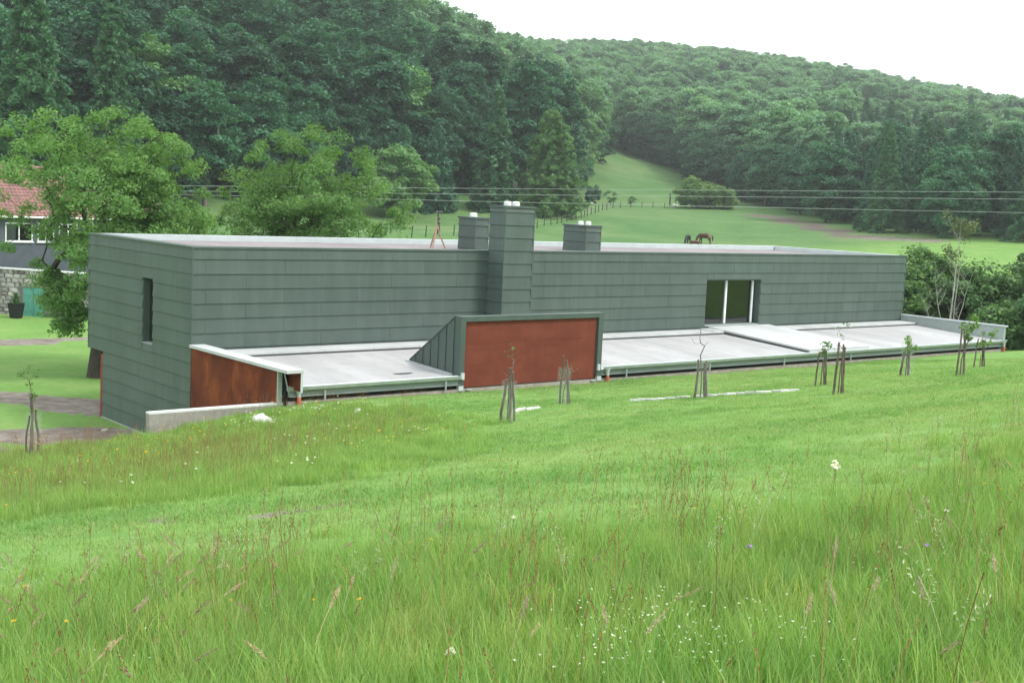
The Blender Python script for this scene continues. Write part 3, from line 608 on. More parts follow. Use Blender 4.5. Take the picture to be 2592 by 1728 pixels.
def broadleaf(seed, h, r, base, mat_leaf, mat_bark, nclump=90, rcl=1.3, nper=110, size=0.42, flat=0.42, trunk_r=0.28, droop=0.25, up=0.75, tip=0.02, lo=0.5, minr=0.03):
    rng = np.random.default_rng(seed); cz = (h+base)/2; rz_ = (h-base)/2
    T = shell_targets(rng, nclump, (0, 0, cz), (r, r, rz_), lo, lobes=7)
    tr = [(0, 0, -0.3), (rng.normal()*0.05, rng.normal()*0.05, base*0.5), (rng.normal()*0.15, rng.normal()*0.15, base+0.2*rz_), (rng.normal()*0.3, rng.normal()*0.3, base+0.8*rz_)]
    N, par, ends = grow(rng, T, tr, 0.05)
    tm = limbs_mesh('trunk', N, par, M[mat_bark], tip, trunk_r, min_r=minr)
    V, F, t_ = leaf_cloud(rng, T, rcl*(0.7+0.6*rng.random(len(T))), flat, nper, size, up, (0, 0, cz*0.7), 0.5, 1.6, droop)
    return tm, np_mesh('crown', V, F, M[mat_leaf], {'tint': t_})
def conifer(seed, h, r, base, mat_leaf, mat_bark, gap=0.8, size=0.4, nper=16, droop=0.35, trunk_r=0.22, power=0.9, loose=0.25):
    rng = np.random.default_rng(seed); cen = []; rad = []; mb = MB(); mb.smooth = True
    mb.tube([(0, 0, -0.3), (0, 0, h*0.5), (0, 0, h)], [trunk_r, trunk_r*0.55, 0.02], 7)
    z = base
    while z < h-0.3:
        u = (z-base)/(h-base); Lb = r*(1-u)**power*(0.75+0.4*rng.random())+0.15; nb = max(4, int(5+3*(1-u))); a0 = rng.random()*6.28
        for k_ in range(nb):
            a = a0+6.283*k_/nb+rng.normal()*0.2; l_ = Lb*(0.75+0.4*rng.random()); pts = []
            ns = max(2, int(l_/(0.55+0.1*rng.random()))+1)
            for j in range(1, ns+1):
                v = j/ns; p = np.array((math.cos(a)*l_*v, math.sin(a)*l_*v, z+0.12*l_*v-droop*l_*v*v)); cen.append(p+rng.normal(size=3)*loose*0.3); rad.append(0.30+0.35*l_/r*(1-0.4*v)); pts.append(p)
            if l_ > 1.2: mb.tube([(0, 0, z), pts[len(pts)//2], pts[-1]], [0.04, 0.025, 0.01], 4, False)
        z += gap*(0.75+0.5*rng.random())*(0.6+0.5*(1-u))
    cen.append(np.array((0, 0, h-0.2))); rad.append(0.25)
    V, F, t_ = leaf_cloud(rng, np.array(cen), np.array(rad)*1.25, 0.6, nper, size, 0.6, None, 0.6, 2.4, 0.5)
    return mb.mesh('trunk', M[mat_bark]), np_mesh('crown', V, F, M[mat_leaf], {'tint': t_})
def plant(meshes, name, label, cat, loc, rz=0.0, s=1.0, group=None, sz=None):
    o = thing(name, label, cat, loc, rz, group); o.scale = (s, s, sz or s)
    link('trunk', meshes[0], o); link('crown', meshes[1], o); return o
def inst_scatter(name, P, rz, sc, ix, protos, kind_label):
    """one object of kind stuff: prototypes instanced on computed points"""
    col = bpy.data.collections.new(name+'_source')
    for i, me in enumerate(protos):
        o = bpy.data.objects.new('%s_source_%02d' % (name, i), me); col.objects.link(o)
    P = np.asarray(P, np.float32); n = len(P); me = bpy.data.meshes.new(name); me.vertices.add(n); me.vertices.foreach_set('co', P.ravel())
    for nm, a, ty in (('rz', rz, 'FLOAT'), ('sc', sc, 'FLOAT'), ('ix', ix, 'INT')):
        at = me.attributes.new(nm, ty, 'POINT'); at.data.foreach_set('value', np.asarray(a, np.float32 if ty == 'FLOAT' else np.int32))
    ob = link(name, me); g = bpy.data.node_groups.new(name, 'GeometryNodeTree')
    g.interface.new_socket('Geometry', in_out='INPUT', socket_type='NodeSocketGeometry'); g.interface.new_socket('Geometry', in_out='OUTPUT', socket_type='NodeSocketGeometry')
    gi = g.nodes.new('NodeGroupInput'); go = g.nodes.new('NodeGroupOutput'); ci = g.nodes.new('GeometryNodeCollectionInfo'); ip = g.nodes.new('GeometryNodeInstanceOnPoints')
    ci.inputs['Collection'].default_value = col; ci.inputs['Separate Children'].default_value = True; ci.inputs['Reset Children'].default_value = True
    def na(nm, ty):
        q_ = g.nodes.new('GeometryNodeInputNamedAttribute'); q_.data_type = ty; q_.inputs[0].default_value = nm; return q_.outputs[0]
    cx = g.nodes.new('ShaderNodeCombineXYZ'); g.links.new(na('rz', 'FLOAT'), cx.inputs[2])
    g.links.new(gi.outputs[0], ip.inputs['Points']); g.links.new(ci.outputs[0], ip.inputs['Instance']); ip.inputs['Pick Instance'].default_value = True
    g.links.new(na('ix', 'INT'), ip.inputs['Instance Index']); g.links.new(cx.outputs[0], ip.inputs['Rotation']); g.links.new(na('sc', 'FLOAT'), ip.inputs['Scale'])
    g.links.new(ip.outputs[0], go.inputs[0]); md = ob.modifiers.new('scatter', 'NODES'); md.node_group = g
    tag(ob, kind_label, kind='stuff'); return ob
# --- forest prototypes
BEECH = [broadleaf(100+i, 21+2*i % 5, 5.0+0.4*(i % 3), 3.5, 'leaf_beech', 'bark_grey', 125, 1.7, 165, 0.33, 0.36, 0.35, 0.35, minr=0.06) for i in range(5)]
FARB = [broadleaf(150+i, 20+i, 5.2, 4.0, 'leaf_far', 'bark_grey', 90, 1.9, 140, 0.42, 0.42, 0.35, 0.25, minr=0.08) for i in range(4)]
EDGE = [broadleaf(180+i, 15+i, 5.4, 0.6, 'leaf_mid' if i == 2 else 'leaf_beech', 'bark_grey', 120, 1.6, 150, 0.32, 0.4, 0.3, 0.4, minr=0.06) for i in range(3)]
SPRUCE = [conifer(200+i, 24+i, 4.2, 2.0, 'leaf_conifer', 'bark', 0.95, 0.32, 26) for i in range(3)]
LARCH = [conifer(220+i, 28, 5.4, 3.0, 'leaf_larch', 'bark_grey', 1.0, 0.2, 70, 0.5, 0.3, 0.75, 0.8) for i in range(2)]
FR = [(275.6, 269), (263, 241), (254, 218), (226, 174), (207, 143), (188, 119), (172, 98), (167, 86), (165, 77), (164, 66), (166, 45), (185, 10), (420, -40), (900, 200), (900, 900), (420, 620), (340, 380)]
FL = [(258, 256), (222, 219), (202, 200), (190, 190), (146, 147), (130, 141), (118, 139), (108, 138), (97, 137), (78, 132), (61, 126), (42, 118), (24, 112), (2, 108), (-30, 105), (-70, 110), (-90, 300), (60, 520), (420, 620), (340, 380)]
def forest_points(poly, seed, sp):
    rng = np.random.default_rng(seed); P = np.array(poly); x0, y0 = P.min(0); x1, y1 = P.max(0)
    X, Y = np.meshgrid(np.arange(x0, x1, sp), np.arange(y0, y1, sp)); X = X+rng.uniform(-.42, .42, X.shape)*sp; Y = Y+rng.uniform(-.42, .42, Y.shape)*sp
    sd = poly_sd(X, Y, poly); k_ = sd > 0; return X[k_], Y[k_], sd[k_], rng
def to_px(P):
    d = P-np.array(CAMP); z = d@_f; return 1296+3222.39*(d@_r)/z, 864-3222.39*(d@_u)/z, z
def forest(poly, seed, sp, who, hts):
    X, Y, sd_, rng = forest_points(poly, seed, sp); Z = ground_z(X, Y); n = len(X)
    px, py, dz = to_px(np.stack([X, Y, Z+20], -1)); ok = (dz > 20) & (px > -350) & (px < 2950) & (py > -900)
    X, Y, Z, sd_, px, py, dz = [a[ok] for a in (X, Y, Z, sd_, px, py, dz)]
    o = np.argsort(dz); keep = []; hor = {}
    for i in o:                                 # drop trees wholly hidden behind nearer ones
        b = int(px[i]//14); mx = min(hor.get(b+j, 1e9) for j in range(-1, 2))
        if all((b+j) in hor for j in (-1, 0, 1)) and py[i] > max(hor[b+j] for j in (-1, 0, 1))+120*200/dz[i]: continue
        keep.append(i); wpx = int(3222*3.0/dz[i]//14)
        for j in range(-wpx, wpx+1): hor[b+j] = min(hor.get(b+j, 1e9), py[i])
    return X[keep], Y[keep], Z[keep], sd_[keep], px[keep], py[keep], dz[keep], rng
def sow(F_, pick, name, label, grp, n_ind):
    X, Y, Z, sd_, px, py, dz, rng = F_; kinds = [pick(i, rng) for i in range(len(X))]; vis = (px > -60) & (px < 2650) & (py < 900)
    zl = [(560, 'above the big left walnut tree'), (1020, 'above the second walnut tree'), (1300, 'above the chimneys'), (9999, 'beside the grass corridor')] if 'left' in grp else [(1750, 'beside the grass corridor'), (2050, 'above the horses'), (2350, 'above the right end of the house'), (9999, 'at the right edge of the picture')]
    order = np.argsort(np.where(vis, dz, 1e6))[:n_ind]; ind = set(int(i) for i in order if vis[i])
    rest = []
    for i in range(len(X)):
        pr_, s_, nm, lb = kinds[i]; a = rng.random()*6.28
        lb = ('front-row ' if sd_[i] < 12 else 'mid-row ' if sd_[i] < 36 else 'upper ')+('dark conifer' if 'conifer' in lb else 'beech')+(' of the left wood ' if 'left' in grp else ' of the right wood ')+next(z_ for p_, z_ in zl if px[i] < p_)
        if i in ind: plant(pr_, nm, lb, 'tree', (X[i], Y[i], Z[i]-0.3), a, s_, grp+(' conifers' if 'conifer' in lb else ''))
        else: rest.append((X[i], Y[i], Z[i]-0.3, a, s_, pr_))
    return rest
def pickL(i, rng):
    px, sd_ = FLp[4][i], FLp[3][i]
    if sd_ < 7 and rng.random() < 0.7: return EDGE[rng.integers(2)], 0.8+0.3*rng.random(), 'beech_tree', 'dense dark beech tree in the wood on the left hillside'
    if px > 1050 and sd_ < 22 and rng.random() < 0.35: return SPRUCE[rng.integers(3)], 0.65+0.25*rng.random(), 'conifer_tree', 'dark pointed conifer among the beeches on the left hillside'
    if rng.random() < 0.10: return EDGE[2], 1.1+0.2*rng.random(), 'beech_tree', 'beech'
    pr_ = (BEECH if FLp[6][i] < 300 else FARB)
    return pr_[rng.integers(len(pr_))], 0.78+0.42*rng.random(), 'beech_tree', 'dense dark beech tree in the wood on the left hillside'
def pickR(i, rng):
    px, sd_, dz = FRp[4][i], FRp[3][i], FRp[6][i]
    if px > 2060 and sd_ < 75 and rng.random() < 0.38+0.3*(px > 2200): return (SPRUCE+LARCH)[rng.integers(5)], 0.58+0.2*rng.random(), 'conifer_tree', 'dark tall conifer at the right end of the hillside wood'
    if sd_ < 8 and rng.random() < 0.8: return EDGE[rng.integers(2)], 0.7+0.35*rng.random(), 'beech_tree', 'grey-green beech tree in the wood on the right hillside'
    if rng.random() < 0.012: return SPRUCE[rng.integers(3)], 0.85, 'conifer_tree', 'lone dark conifer among the beeches on the right hillside'
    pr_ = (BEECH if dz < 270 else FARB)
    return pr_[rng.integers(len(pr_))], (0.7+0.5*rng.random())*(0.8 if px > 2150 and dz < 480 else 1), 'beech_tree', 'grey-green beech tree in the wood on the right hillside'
FLp = forest(FL, 7, 6.4, None, None); FRp = forest(FR, 8, 6.8, None, None)
restL = sow(FLp, pickL, 'beech_tree', '', 'trees of the left wood', 140)
restR = sow(FRp, pickR, 'beech_tree', '', 'trees of the right wood', 140)
protos = []; pid = {}
for pr_ in BEECH+FARB+EDGE+SPRUCE+LARCH: pid[id(pr_)] = len(protos); protos.append(pr_[1])
for rest, nm, lb in ((restL, 'far_wood', 'closed canopy of the wood rising up the left hillside'), (restR, 'far_wood', 'closed canopy of the wood covering the right-hand hill')):
    inst_scatter(nm, [r_[:3] for r_ in rest], [r_[3] for r_ in rest], [r_[4] for r_ in rest], [pid[id(r_[5])] for r_ in rest], protos, lb)
print('forest', len(FLp[0]), len(FRp[0]))
# --- the two larches at the far left
plant(LARCH[0], 'larch_tree', 'tall feathery larch in front of the wood, behind the big left walnut tree', 'tree', (27.5, 97, gz(27.5, 97)-0.3), 0.4, 1.05)
plant(LARCH[1], 'larch_tree', 'feathery larch just right of the taller one at far left', 'tree', (37.5, 100, gz(37.5, 100)-0.3), 2.0, 0.92)
# --- single trees in front of the woods
def lone(seed, x, y, h, r, base, leaf, name, label, **kw):
    a = dict(nclump=130, rcl=1.2, nper=110, size=0.34, flat=0.5, trunk_r=0.3, droop=0.3); a.update(kw)
    return plant(broadleaf(seed, h, r, base, leaf, 'bark_grey', **a), name, label, 'tree', (x, y, gz(x, y)-0.1))
lone(301, 94.2, 127.0, 12.0, 6.0, 0.5, 'leaf_light', 'field_maple', 'rounded mid-green tree on the meadow right of the second walnut tree')
plant(conifer(302, 17.5, 5.8, 0.3, 'leaf_light', 'bark_grey', 0.62, 0.22, 46, 0.15, 0.25, 0.6, 1.2), 'hornbeam_tree', 'tall egg-shaped pale green tree behind the tall chimney', 'tree', (124.0, 124.5, gz(124, 124.5)-0.1))
plant(conifer(303, 21, 4.4, 0.6, 'leaf_larch', 'bark', 0.8, 0.36, 20), 'spire_tree', 'narrow spire-topped conifer left of the egg-shaped pale tree', 'tree', (115.5, 129, gz(115.5, 129)-0.2))
plant(conifer(304, 15, 4.2, 0.5, 'leaf_conifer', 'bark', 0.8, 0.36, 20), 'spruce_tree', 'dark stout spruce at the wood edge above the tripod', 'tree', (105.5, 132, gz(105.5, 132)-0.2))
plant(conifer(305, 13.5, 4.0, 0.5, 'leaf_conifer', 'bark', 0.8, 0.36, 20), 'spruce_tree', 'dark short spruce beside the round meadow tree', 'tree', (101.0, 135, gz(101, 135)-0.2))
lone(306, 176.5, 180.0, 15.5, 5.0, 1.6, 'leaf_mid', 'ash_tree', 'mid-green tree at the left side of the grass corridor mouth', nclump=130, lo=0.35)
lone(307, 198.5, 199.5, 17, 5.5, 0.5, 'leaf_light', 'maple_tree', 'light green tree leaning into the grass corridor')
lone(308, 190.0, 151.5, 6.3, 5.0, 0.1, 'leaf_hazel', 'hazel_bush', 'big rounded hazel bush at the foot of the right wood', nclump=120, rcl=1.0, size=0.3, flat=0.7, droop=0.1)
lone(309, 193.6, 147.4, 4.8, 3.6, 0.1, 'leaf_hazel', 'hazel_bush', 'lower bush trailing right of the rounded hazel bush', nclump=70, rcl=1.0, size=0.3, flat=0.7, droop=0.1)
lone(310, 177.1, 171.0, 4.4, 1.8, 0.1, 'leaf_conifer', 'yew_shrub', 'dark compact shrub near the top bend of the fence', nclump=45, rcl=0.6, size=0.24, flat=0.8)
lone(311, 180.0, 168.2, 3.6, 1.6, 0.9, 'leaf_mid', 'young_tree', 'thin young tree right of the dark compact shrub', nclump=16, rcl=0.5, nper=50, size=0.22, trunk_r=0.07)
lone(312, 184.5, 166.0, 2.6, 1.1, 0.5, 'leaf_mid', 'young_tree', 'smallest thin tree beyond the fence on the meadow', nclump=12, rcl=0.4, nper=40, size=0.2, trunk_r=0.06)
# --- the two walnut trees behind the house
def walnut(seed, loc, h, cen, rad, ntar, label, trunk, low=(), nper=190, rcl=0.60, thin=None):
    rng = np.random.default_rng(seed); T = shell_targets(rng, ntar, cen, rad, 0.30, zmin=1.9, lobes=9, shape=thin)
    if len(low): T = np.vstack([T, np.array(low)])
    N, par, ends = grow(rng, T, trunk, 0.07); o = thing('walnut_tree', label, 'tree', loc)
    link('trunk', limbs_mesh('trunk', N, par, M['bark'], 0.013, 0.36, 2.1, 7), o)
    V, F, t_ = leaf_cloud(rng, T, rcl*(0.7+0.7*rng.random(len(T))), 0.62, nper, 0.085, 0.55, (cen[0], cen[1], cen[2]-2), 0.6, 1.8, 0.35)
    link('crown', np_mesh('crown', V, F, M['leaf_walnut'], {'tint': t_}), o); return o
rl = np.random.default_rng(5)
low = [(-1.05+rl.normal()*0.55, 0.8+rl.normal()*0.55, 2.3+2.8*rl.random()) for _ in range(30)]
walnut(401, (4.1, 18.7, -0.2), 12.4, (0.45, 0.35, 7.7), (5.3, 5.3, 4.7), 470, 'big spreading walnut tree in front of the red-roofed farmhouse', [(0, 0, -0.2), (0.1, 0.05, 1.2), (0.25, 0.1, 2.6), (0.4, 0.2, 4.2)], low, thin=lambda p: not (0.77*p[0]-0.64*p[1] < 0.4 and 2.6 < p[2] < 9.0 and rl.random() < 0.72))
walnut(402, (16.2, 20.6, -0.15), 12.2, (0.15, 0.1, 7.0), (4.9, 4.9, 5.3), 470, 'domed walnut tree right behind the flat roof, second from the left', [(1.2, 0, -0.2), (0.8, 0.05, 1.5), (0.2, 0.1, 3.2), (-0.4, 0.2, 5.0)])
# --- right-hand thicket and the sparse birch
def bush(seed, x, y, h, r, label, leaf='leaf_bush', name='bush', **kw):
    a = dict(nclump=130, rcl=0.75, nper=190, size=0.14, flat=0.65, trunk_r=0.12, droop=0.2, tip=0.012, lo=0.4); a.update(kw)
    return plant(broadleaf(seed, h, r, 0.1, leaf, 'bark', **a), name, label, 'bush', (x, y, gz(x, y)-0.1))
bush(501, 48.2, 6.2, 4.6, 2.6, 'leafy bush against the right end of the house, left of the birch')
bush(502, 53.0, 2.0, 5.0, 3.2, 'broad bush directly behind the sparse birch')
bush(503, 53.8, -4.0, 6.4, 3.4, 'tall dark bush at the right edge of the picture behind the parapet')
bush(504, 49.6, -5.4, 4.2, 2.4, 'low dark bush at the right edge beside the parapet end', leaf='leaf_mid')
bush(505, 52.5, 6.2, 5.6, 3.0, 'farther bush between the house end and the meadow')
bush(506, 58.5, -1.0, 7.0, 3.6, 'farthest tall bush of the thicket at the right edge')
bush(507, 48.6, -1.8, 2.4, 1.7, 'small bush just behind the low roof parapet on the right')
def birch():
    rng = np.random.default_rng(77); bx, by = 45.5, -0.2; zb = gz(bx, by); o = thing('birch_tree', 'sparse pale birch with bare white stems by the right end of the house', 'tree', (bx, by, zb)); H_ = 9.0-zb
    mb = MB(); mb.smooth = True; cen = []; ir = np.array((0.77, -0.64)); bk = np.array((0.64, 0.77))
    def stem(p0, side, depth, h_, r_, lvl, bow=0.3):
        pts = []; n_ = 7; e = np.array((p0[0]+ir[0]*side+bk[0]*depth, p0[1]+ir[1]*side+bk[1]*depth, h_)); p0 = np.array(p0)
        for j in range(n_+1):
            u_ = j/n_; q_ = p0+(e-p0)*np.array((u_**0.8, u_**0.8, u_))+rng.normal(size=3)*0.035*(0 < j); pts.append(q_)
        mb.tube(pts, [r_*(1-0.8*j/n_) for j in range(n_+1)], 6 if lvl == 0 else 4, False)
        if lvl < 2:
            for _ in range(6 if lvl == 0 else 3):
                k_ = int(rng.integers(2, n_)); p_ = pts[k_]; l_ = (0.5+0.6*rng.random())*(1.0 if lvl == 0 else 0.55); sg = rng.choice((-1, 1)); stem(p_, sg*l_*0.55, rng.normal()*0.3, p_[2]+l_, r_*0.38, lvl+1)
        if e[2] > H_*0.74: cen.append(e); cen.append(pts[-3])
    for side, depth, hf, r_ in ((0.25, 0, 1.0, 0.06), (0.6, 0.2, 0.86, 0.04), (-1.0, 0.1, 0.62, 0.04), (1.1, 0.1, 0.6, 0.035), (-1.6, 0.2, 0.42, 0.03)): stem((0.03*side, 0.02*side, -0.2), side, depth, H_*hf, r_, 0)
    link('trunk', mb.mesh('trunk', M['birch_bark']), o)
    V, F, t_ = leaf_cloud(rng, np.array(cen), 0.36, 0.8, 26, 0.085, 0.4, None, 0.7, 1.5, 0.2); link('crown', np_mesh('crown', V, F, M['leaf_birch'], {'tint': t_}), o)
birch()
# ---------------------------------------------------------------- farmhouse on the left
fh = thing('farmhouse', 'old farmhouse with red tiled roof and dark slate upper wall behind the walnut tree', 'house', (0, 0, 0))
FX0, FX1, FY = -7.0, 22.3, 52.0
wins = [(10.58, 12.48), (12.82, 13.99), (14.33, 15.69), (7.4, 9.2), (4.2, 6.0), (18.2, 19.6)]
wz0, wz1 = 4.46, 5.80
fwall = MB(); xs = sorted(wins); cur = FX0
fwall.box(FX0, FX1, FY, FY+0.3, -0.8, wz0).box(FX0, FX1, FY, FY+0.3, wz1, 6.35)
for a, b in xs: fwall.box(cur, a, FY, FY+0.3, wz0, wz1); cur = b
fwall.box(cur, FX1, FY, FY+0.3, wz0, wz1).box(FX0, FX1, FY+8.1, FY+8.4, -0.8, 6.35)
fwall.prism([(FY+0.31, -0.8), (FY+8.09, -0.8), (FY+8.09, 6.35), (FY+4.2, 9.45), (FY+0.31, 6.35)], 0, FX1-0.3, FX1).prism([(FY+0.31, -0.8), (FY+8.09, -0.8), (FY+8.09, 6.35), (FY+4.2, 9.45), (FY+0.31, 6.35)], 0, FX0, FX0+0.3)
fwall.build('wall', M['slate_wall'], fh)
MB().box(FX0+0.31, FX1-0.31, FY+3, FY+3.1, 3.4, 6.3).build('inner_wall', M['room_wall'], fh)
for a, b in xs:
    fr = MB().box(a, b, FY-0.04, FY+0.06, wz1-0.09, wz1).box(a, b, FY-0.04, FY+0.06, wz0, wz0+0.09).box(a, a+0.08, FY-0.04, FY+0.06, wz0+0.09, wz1-0.09).box(b-0.08, b, FY-0.04, FY+0.06, wz0+0.09, wz1-0.09).build('window', M['white_paint'], fh)
    MB().box((a+b)/2-0.04, (a+b)/2+0.04, FY-0.035, FY+0.055, wz0+0.091, wz1-0.091).build('casement_bar', M['white_paint'], fr)
    MB().box(a+0.081, b-0.081, FY+0.01, FY+0.02, wz0+0.091, wz1-0.091).build('pane', M['glass'], fr)
    MB().box(a-0.06, b+0.06, FY-0.12, FY-0.041, wz0-0.06, wz0+0.02).build('sill', M['white_paint'], fr)
    MB().box(a+0.1, a+0.1+(b-a)*0.36, FY+0.2, FY+0.22, wz0+0.1, wz1-0.1).build('curtain', M['white_paint'], fr)
def pitched(y0, z0, y1, z1, x0, x1, name, courses):
    base = MB().prism([(y0, z0), (y1, z1), (y1, z1-0.14), (y0, z0-0.14)], 0, x0, x1).build(name, M['roof_tile'], fh)
    rng = np.random.default_rng(3); V = []; F = []; w_ = 0.27; nt_ = int((x1-x0)/w_)
    dy, dz = (y1-y0)/courses, (z1-z0)/courses; nl = math.hypot(dy, dz); ny_, nz_ = -dz/nl, dy/nl
    if nz_ < 0: ny_, nz_ = -ny_, -nz_
    for c_ in range(courses):
        for i in range(nt_):
            x = x0+i*w_; j = rng.normal()*0.008; lift = 0.055+j
            for (yy, zz, lf) in ((y0+dy*c_, z0+dz*c_, lift), (y0+dy*(c_+1.04), z0+dz*(c_+1.04), 0.012)):
                for xx, hh in ((x, 0.0), (x+w_*0.3, 0.035), (x+w_*0.62, 0.035), (x+w_*0.97, 0.0)): V.append((xx, yy+ny_*(lf+hh), zz+nz_*(lf+hh)))
            k_ = len(V)-8; F += [(k_, k_+1, k_+5, k_+4), (k_+1, k_+2, k_+6, k_+5), (k_+2, k_+3, k_+7, k_+6)]
            V += [(x, y0+dy*c_, z0+dz*c_), (x+w_*0.97, y0+dy*c_, z0+dz*c_)]; m_ = len(V); F += [(m_-2, m_-1, k_+3, k_), (k_, k_+3, k_+2, k_+1)]
    o = link('tiles', np_mesh('tiles', np.array(V), np.array(F), M['roof_tile']), base); tag(o, kind='stuff'); return base
rf = pitched(FY-0.4, 6.25, FY+4.2, 9.62, FX0-0.3, FX1+0.3, 'roof', 15)
pitched(FY+8.8, 6.25, FY+4.2, 9.62, FX0-0.3, FX1+0.3, 'roof', 15)
for i, x in enumerate(np.arange(FX0-0.3, FX1, 0.9)): MB().tube([(x, FY+4.2, 9.72), (x+0.88, FY+4.2, 9.70)], 0.13, 8).build('ridge_tile', M['edging_stone'] if i % 3 == 1 else M['roof_tile'], rf)
MB().prism([(FY-0.45, 6.22), (FY+4.2, 9.64), (FY+4.2, 9.44), (FY-0.45, 6.02)], 0, FX1+0.31, FX1+0.36).build('verge_board', M['white_paint'], rf)
MB().tube([(FX0-0.3, FY-0.5, 6.2), (FX1+0.3, FY-0.5, 6.2)], 0.07, 8).build('gutter', M['white_paint'], rf)
lt = MB().box(FX0, 8.0, 50.3, 51.99, -0.8, 2.9).build('lean_to', M['slate_wall'], fh)
MB().prism([(50.1, 2.95), (51.98, 3.65), (51.98, 3.55), (50.1, 2.85)], 0, FX0, 8.3).build('lean_to_roof', M['slate_wall'], fh)
# ---------------------------------------------------------------- rubble stone wall with the turquoise door
WO, WDIR, WL, WH = np.array((8.2, 51.6)), np.array((0.606, -0.795)), 12.2, 3.25
wrz = math.atan2(WDIR[1], WDIR[0]); WZ = -0.55
sw = thing('stone_wall', 'rough grey rubble stone wall with white capping below the farmhouse', 'wall', (WO[0], WO[1], WZ), wrz)
MB().box(0, WL, 0.10, 0.5, -0.4, WH).build('wall_core', M['mortar'], sw)
cpx = 0.0
rg = np.random.default_rng(12)
while cpx < WL: l_ = 1.3; MB().box(cpx+0.01, min(cpx+l_, WL), -0.06, 0.56, WH+0.001, WH+0.09).build('coping', M['concrete_top'], sw); cpx += l_
sm_ = []
for i in range(8):
    m = MB(); j = lambda a: float(rg.normal()*a)
    vs = [(x+j(.05), y+j(.04), z+j(.05)) for z in (0, 1) for x, y in ((0, 0.5), (0.06, 0.0), (0.94, 0.0), (1, 0.5))]
    m.add(vs+[(0.5+j(.1), -0.25, 0.5+j(.1))], [(0, 4, 5, 1), (2, 6, 7, 3), (4, 7, 6, 5), (0, 1, 2, 3), (1, 5, 8), (5, 6, 8), (6, 2, 8), (2, 1, 8)]); sm_.append(m.mesh('stone', M['wall_stone']))
z = 0.0; ns_ = 0
DOOR = (4.0, 5.6, 0.12, 2.15)
while z < WH-0.1:
    rh = min(0.24+0.10*rg.random(), WH-z); s_ = -0.2*rg.random()
    while s_ < WL:
        l_ = 0.34+0.42*rg.random()
        if not (s_+l_ > DOOR[0] and s_ < DOOR[1] and z < DOOR[3]) and ns_ < 298 and s_ > -0.1:
            link('stone', sm_[rg.integers(8)], sw, (s_, 0.02, z+0.015), (0, 0, 0), (l_-0.03, 0.14+0.1*rg.random(), rh-0.03)); ns_ += 1
        s_ += l_
    z += rh
dr = thing('double_door', 'turquoise wooden double door set in the rubble stone wall', 'door', (WO[0]+WDIR[0]*4.0, WO[1]+WDIR[1]*4.0, WZ), wrz)
for a in (0.03, 0.815): 
    lf = MB().box(a, a+0.755, -0.02, 0.05, 0.12, 2.1).build('door_leaf', M['teal_paint'], dr)
    for zz in (0.5, 1.6): MB().box(a+0.05, a+0.7, -0.045, -0.021, zz, zz+0.12).build('ledge', M['teal_paint'], lf)
MB().box(-0.1, 1.7, -0.12, 0.1, -0.1, 0.11).build('threshold', M['concrete_top'], dr)
MB().box(-0.1, 1.7, -0.05, 0.2, 2.15, 2.4).build('lintel', M['concrete'], dr)
pl = thing('planter', 'tall black square planter with a small clipped shrub by the turquoise door', 'planter', (9.75, 47.15, gz(9.75, 47.15)), wrz)
MB().add([(-0.28, -0.28, 0), (0.28, -0.28, 0), (0.28, 0.28, 0), (-0.28, 0.28, 0), (-0.4, -0.4, 1.0), (0.4, -0.4, 1.0), (0.4, 0.4, 1.0), (-0.4, 0.4, 1.0), (-0.35, -0.35, 0.93), (0.35, -0.35, 0.93), (0.35, 0.35, 0.93), (-0.35, 0.35, 0.93)],
         [(0, 1, 5, 4), (1, 2, 6, 5), (2, 3, 7, 6), (3, 0, 4, 7), (8, 9, 10, 11), (4, 5, 9, 8), (5, 6, 10, 9), (6, 7, 11, 10), (7, 4, 8, 11)]).build('pot', M['pot_black'], pl)
V, F, t_ = leaf_cloud(rg, np.array([(0, 0, 1.0+0.1*i) for i in range(7)]), np.array([0.28, 0.28, 0.26, 0.22, 0.18, 0.13, 0.08]), 0.9, 70, 0.09, 0.4, None, 0.6)
link('shrub', np_mesh('shrub', V, F, M['leaf_mid'], {'tint': t_}), pl)
# ---------------------------------------------------------------- overhead wires with their poles
wires = (((32.4, 61.9, 8.99), (85.6, 18.2, 11.62), 'upper overhead wire crossing above the house roof'), ((32.4, 61.84, 8.54), (85.57, 18.13, 11.02), 'middle overhead wire just below the uppermost one'), ((32.66, 61.57, 8.2), (85.53, 18.0, 9.86), 'lowest overhead wire passing behind the chimney tops'))
for a, b, lb in wires:
    a = np.array(a); b = np.array(b); e = b-a; p0 = a-e*1.0; p1 = b+e*0.9
    pts = [p0+(p1-p0)*u_+np.array((0, 0, 0.25*(4*u_*(u_-1)+0.9))) for u_ in np.linspace(0, 1, 25)]
    w_ = MB().tube(pts, 0.016, 4).build('overhead_wire', M['wire_metal']); tag(w_, lb, 'wire')
# ---------------------------------------------------------------- post and wire fence on the meadow
POSTS = [(67.28, 83.71), (68.89, 83.15), (71.6, 84.03), (75.95, 87.09), (83, 92.5), (90, 97.8), (97, 103), (104.5, 108.6), (112.03, 113.53), (114.91, 115.18), (116.82, 115.74), (118.56, 116.25), (120.07, 116.81), (122.4, 118.15), (124.09, 118.96), (126.33, 120.25), (128.44, 121.3), (130.29, 122.6), (132.0, 123.66), (135.04, 125.96), (137.65, 127.69), (141.03, 130.44), (145.41, 134.1), (148.46, 136.1), (155.18, 141.5), (161.7, 146.09), (173.83, 155.54), (178.53, 156.82), (181.69, 156.59), (183.08, 154.49), (185.58, 153.4), (188.98, 153.96), (187.6, 149.36), (189.01, 147.74)]
fe = thing('field_fence', 'dark post and wire fence curving up the meadow behind the house', 'fence', (67.28, 83.71, gz(67.28, 83.71))); f0 = np.array(fe.location)
